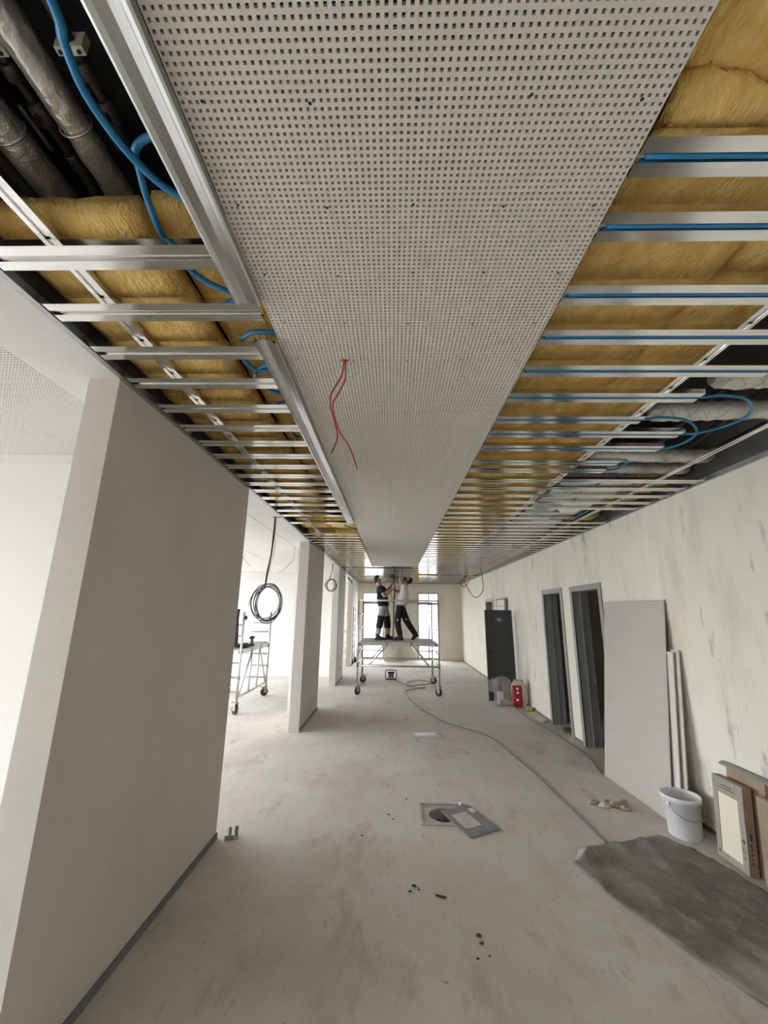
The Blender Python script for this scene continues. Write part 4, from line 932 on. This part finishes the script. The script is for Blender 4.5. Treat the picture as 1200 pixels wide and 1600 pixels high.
carton(3.60, 3.97, 2.805, .66, .045, .08, 'brown tile carton standing behind the windowed carton', m_carton_b, False)
carton(3.25, 3.59, 2.73, .585, .06, .07, 'tile carton at the right edge of the picture', m_carton_b, False)
tag(MB().obox((2.872, 3.72, .677), (.0, .32, 0), (.02, 0, .006), (-.002, 0, .008)).build('grey_slat', m_frame), 'grey slat lying across the tops of the tile cartons', 'slat')
# paper scraps by the board
e = None
scr = [(-.16, .05, .055, m_rag), (-.08, -.02, .06, m_plasterdry), (-.02, .06, .05, m_rag), (.06, -.01, .075, m_rag), (.13, .05, .07, m_rag), (.10, -.07, .055, m_rag), (.03, .02, .05, m_plasterdry)]
SL = ['crumpled scrap at the left end of the rubbish before the leaning board', 'pale plaster lump second in the rubbish before the leaning board', 'crumpled scrap at the back of the rubbish before the leaning board', 'large crumpled brown scrap in the middle of the rubbish', 'crumpled brown scrap at the right end of the rubbish', 'flat brown scrap at the front of the rubbish', 'pale plaster crumb in the middle of the rubbish']
for q, (dx, dy, s, m) in enumerate(scr):
    rr = random.Random(q+50); a = rr.uniform(-.4, .5)
    o = lump('paper_scrap', (2.27+dx, 4.85+dy, .0), s, s*.55, .030, m, SL[q], 'scrap', q+30, group='rubbish before the leaning board', n=6, amp=.35); o.rotation_euler = (0, 0, a)
# small debris scattered on the floor
deb = [(.17, 3.49, .020), (.20, 3.45, .012), (.14, 3.43, .014), (.35, 3.38, 0), (.54, 3.04, .020), (.545, 2.98, .016), (.50, 2.87, .012), (.57, 2.89, .008), (-.02, 4.55, .014), (.02, 4.46, .012), (.16, 4.90, .013), (.55, 5.3, .010), (.0, 7.0, .014), (.9, 6.6, .010), (-.15, 7.5, .014), (-.1, 6.1, .01), (-.5, 5.2, .010), (-.25, 4.15, .012), (.3, 8.2, .014), (.75, 9.1, .015)]
DL = ['dark crumb, largest of three before the open floor box', 'dark crumb beside the largest of three before the open floor box', 'dark crumb nearest the viewer of three before the open floor box', '',
      'dark crumb left of the grey sheet, upper of a close pair', 'dark crumb left of the grey sheet, lower of a close pair', 'tiny crumb nearest the viewer on the floor', 'tiny crumb right of the nearest one on the floor',
      'dark crumb left of the open floor box, farther of two', 'dark crumb left of the open floor box, nearer of two', 'dark crumb just beyond the left corner of the open floor box', 'tiny crumb beyond the open floor box',
      'dark crumb left of the closed floor cover, nearer', 'tiny crumb right before the closed floor cover', 'dark crumb left of the closed floor cover, farther', 'tiny crumb halfway between floor box and second pier',
      'tiny crumb near the opening past the near pier', 'tiny crumb left of the open floor box, closest to the near pier', 'dark crumb beyond the closed floor cover', 'dark crumb on the floor before the scaffold']
for q, (x, y_, s) in enumerate(deb):
    if s == 0:
        tag(MB().obox((x, y_, .006), (.035, -.012, 0), (.002, .005, 0), (0, 0, .005)).build('wood_splinter', m_debris), 'thin dark splinter on the floor before the grey sheet', 'debris')
    else:
        lump('floor_crumb', (x, y_, 0), s*.95, s*.6, s*.5, m_debris, DL[q], 'debris', q+100, group='crumbs on the floor', n=4, amp=.3)

# grey door leaf leaning in front of the far wall
e = tag(empty('door_leaf', (2.20, 10.02, 0), math.atan2(.04, .63)), 'dark grey door leaf standing propped by the right wall', 'door')
e.rotation_euler = (-.035, 0, math.atan2(.04, .63))
MB().box(0, .64, 0, .045, 0, 2.0).build('leaf', m_anthr, e)
MB().box(.64, .655, -.004, .05, 0, 2.0).build('edge_strip', m_winframe, e)
h = MB(); h.lathe([(.018, -.006), (.018, 0)], c=(.055, 0, 1.05), n=12, axis='y', cap0=True, cap1=True).tube([(.055, 0, 1.05), (.055, -.045, 1.05), (.07, -.05, 1.05), (.17, -.05, 1.05)], .010, 8); h.build('handle', m_black, e)
MB().box(.24, .40, -.0015, 0, 1.75, 1.83).build('sticker', m_sticker, e)
ov = [(.34+.035*math.cos(2*PI*k_/18), -.002, 1.765+.018*math.sin(2*PI*k_/18)) for k_ in range(18)]
MB().tube(ov, .006, 5, closed=True).build('sticker_logo', m_print_w, e); MB().box(.27, .35, -.0022, -.0015, 1.805, 1.812).build('sticker_line', m_print_w, e)
# framed panel behind it
e = tag(empty('framed_panel', (2.72, 11.1, 0)), 'tall white framed panel leaning on the wall behind the grey door', 'panel')
e.rotation_euler = (0, .055, 0)
MB().box(0, .03, -.42, .42, 0, 2.27).build('panel_sheet', m_white, e)
for s in (-1, 1): MB().box(-.012, .0, s*.42-.03, s*.42+.03, 0, 2.27).build('frame_post', m_winframe, e)
for z in (2.10, 1.9, 1.0): MB().box(-.01, 0, -.39, .39, z, z+.03).build('frame_slat', m_winframe, e)
MB().box(-.015, .04, -.45, .45, 2.27, 2.31).build('top_cap', m_carton_b, e)
# bag of plaster, plastic sack, sponge
e = tag(empty('plaster_bag', (2.70, 9.42, 0), -.2), 'red and white paper bag of plaster standing by the right wall', 'bag')
def rounded_bag(sx, sy, h, name, m, parent, seed, c=(0, 0), lo=0, hi=1, th0=0, th1=2*PI, grow=1., n=24, k=14):
    rr = random.Random(seed); vs = []; fs = []; full = abs(th1-th0-2*PI) < 1e-6
    for j in range(k+1):
        v = lo+(hi-lo)*j/k; s = (min(1, v/.12))**.5*.25+.75 if v < .12 else 1
        if v > .8: s = max(.25, 1-((v-.8)/.2)**2*.62)
        for i in range(n+(0 if full else 1)):
            t = th0+(th1-th0)*i/n; cx = math.copysign(abs(math.cos(t))**.6, math.cos(t)); cy = math.copysign(abs(math.sin(t))**.6, math.sin(t))
            q = grow*(1+.04*math.sin(5*t+v*9)); vs.append((c[0]+cx*sx*s*q, c[1]+cy*sy*s*q, v*h))
    W = n if full else n+1
    for j in range(k):
        for i in range(n): a = j*W+i; b2 = j*W+(i+1) % W; fs.append((a, b2, b2+W, a+W))
    o = MB().add(vs, fs, True)
    if full: o.f.append(tuple(range(n-1, -1, -1))); o.f.append(tuple(k*n+i for i in range(n))); o.sm += [False, False]
    return o.build(name, m, parent)
rounded_bag(.145, .10, .54, 'sack', m_bag, e, 1)
rounded_bag(.145, .10, .54, 'red_print', m_bagred, e, 1, lo=.02, hi=.82, th0=PI*1.08, th1=PI*1.58, grow=1.015)
for q, (x, z) in enumerate(((-.04, .16), (-.03, .30), (-.035, .38))): MB().lathe([(.0001, 0), (.026, 0), (.026, .004)], c=(x, -.108, z), n=12, axis='y', cap1=True).build('white_print', m_print_w, e)
rounded_bag(.10, .05, .05, 'rolled_top', m_yell, e, 2).location = (0, 0, .50)
lump('olive_sponge', (2.80, 9.12, 0), .08, .07, .07, m_yell, 'small olive sponge on the floor beside the plaster bag', 'sponge', 77, amp=.2, n=6)
e = tag(empty('plastic_sack', (2.41, 9.62, 0)), 'clear plastic sack with brown cardboard before the grey door', 'plastic sack')
rounded_bag(.19, .12, .58, 'film', m_film, e, 3)
MB().obox((.06, .0, .25), (.07, .01, 0), (0, .03, 0), (.01, 0, .22)).build('cardboard', m_carton_b, e)
MB().obox((-.06, -.01, .14), (.06, 0, 0), (0, .03, 0), (0, 0, .13)).build('white_packet', m_print_w, e)
MB().obox((.03, -.06, .06), (.10, 0, 0), (0, .02, 0), (0, 0, .055)).build('grey_packet', m_gravel, e)
vs = []; fs = []
for j in range(9):
    for i in range(9):
        u = i/8; v = j/8; vs.append((-.18-.28*u, .02+.04*math.sin(u*5+v*3), .56-v*(.10+.20*(1-u))-.02*math.sin(u*7)-.12*u))
for j in range(8):
    for i in range(8): a = j*9+i; fs.append((a, a+1, a+10, a+9))
o = MB().add(vs, fs, True).build('loose_film', m_film, e); sm = o.modifiers.new('thickness', 'SOLIDIFY'); sm.thickness = .0015
lump('flat_stone', (2.80, 8.22, 0), .07, .05, .035, m_gravel, 'flat grey lump beside the foot of the farther doorway', 'lump', 78, amp=.15, n=6)
lump('rubble_lump', (2.99, 7.6, 0), .10, .12, .05, m_debris, 'dark rubble in the farther doorway', 'rubble', 79, amp=.3, n=6)
# blue film scrap in the last opening
vs = []; fs = []
for j in range(7):
    for i in range(7):
        u = i/6; v = j/6; vs.append((-1.56+.16*u, 14.3+.05*math.sin(u*6), CEIL-.02-.10*v-.15*u+.03*math.sin(v*9+u*4)))
for j in range(6):
    for i in range(6): a = j*7+i; fs.append((a, a+1, a+8, a+7))
o = MB().add(vs, fs, True).build('film_scrap', m_film_b); sm = o.modifiers.new('thickness', 'SOLIDIFY'); sm.thickness = .004
tag(o, 'blue film scrap hanging at the ceiling past the third pier', 'film')
# wall socket hole
tag(MB().lathe([(.035, 0), (.035, .006), (.001, .006)], n=14, axis='x').build('socket_box', m_black, None, (XP, 12.4, .35)), 'dark round socket hole low on the third pier', 'socket')
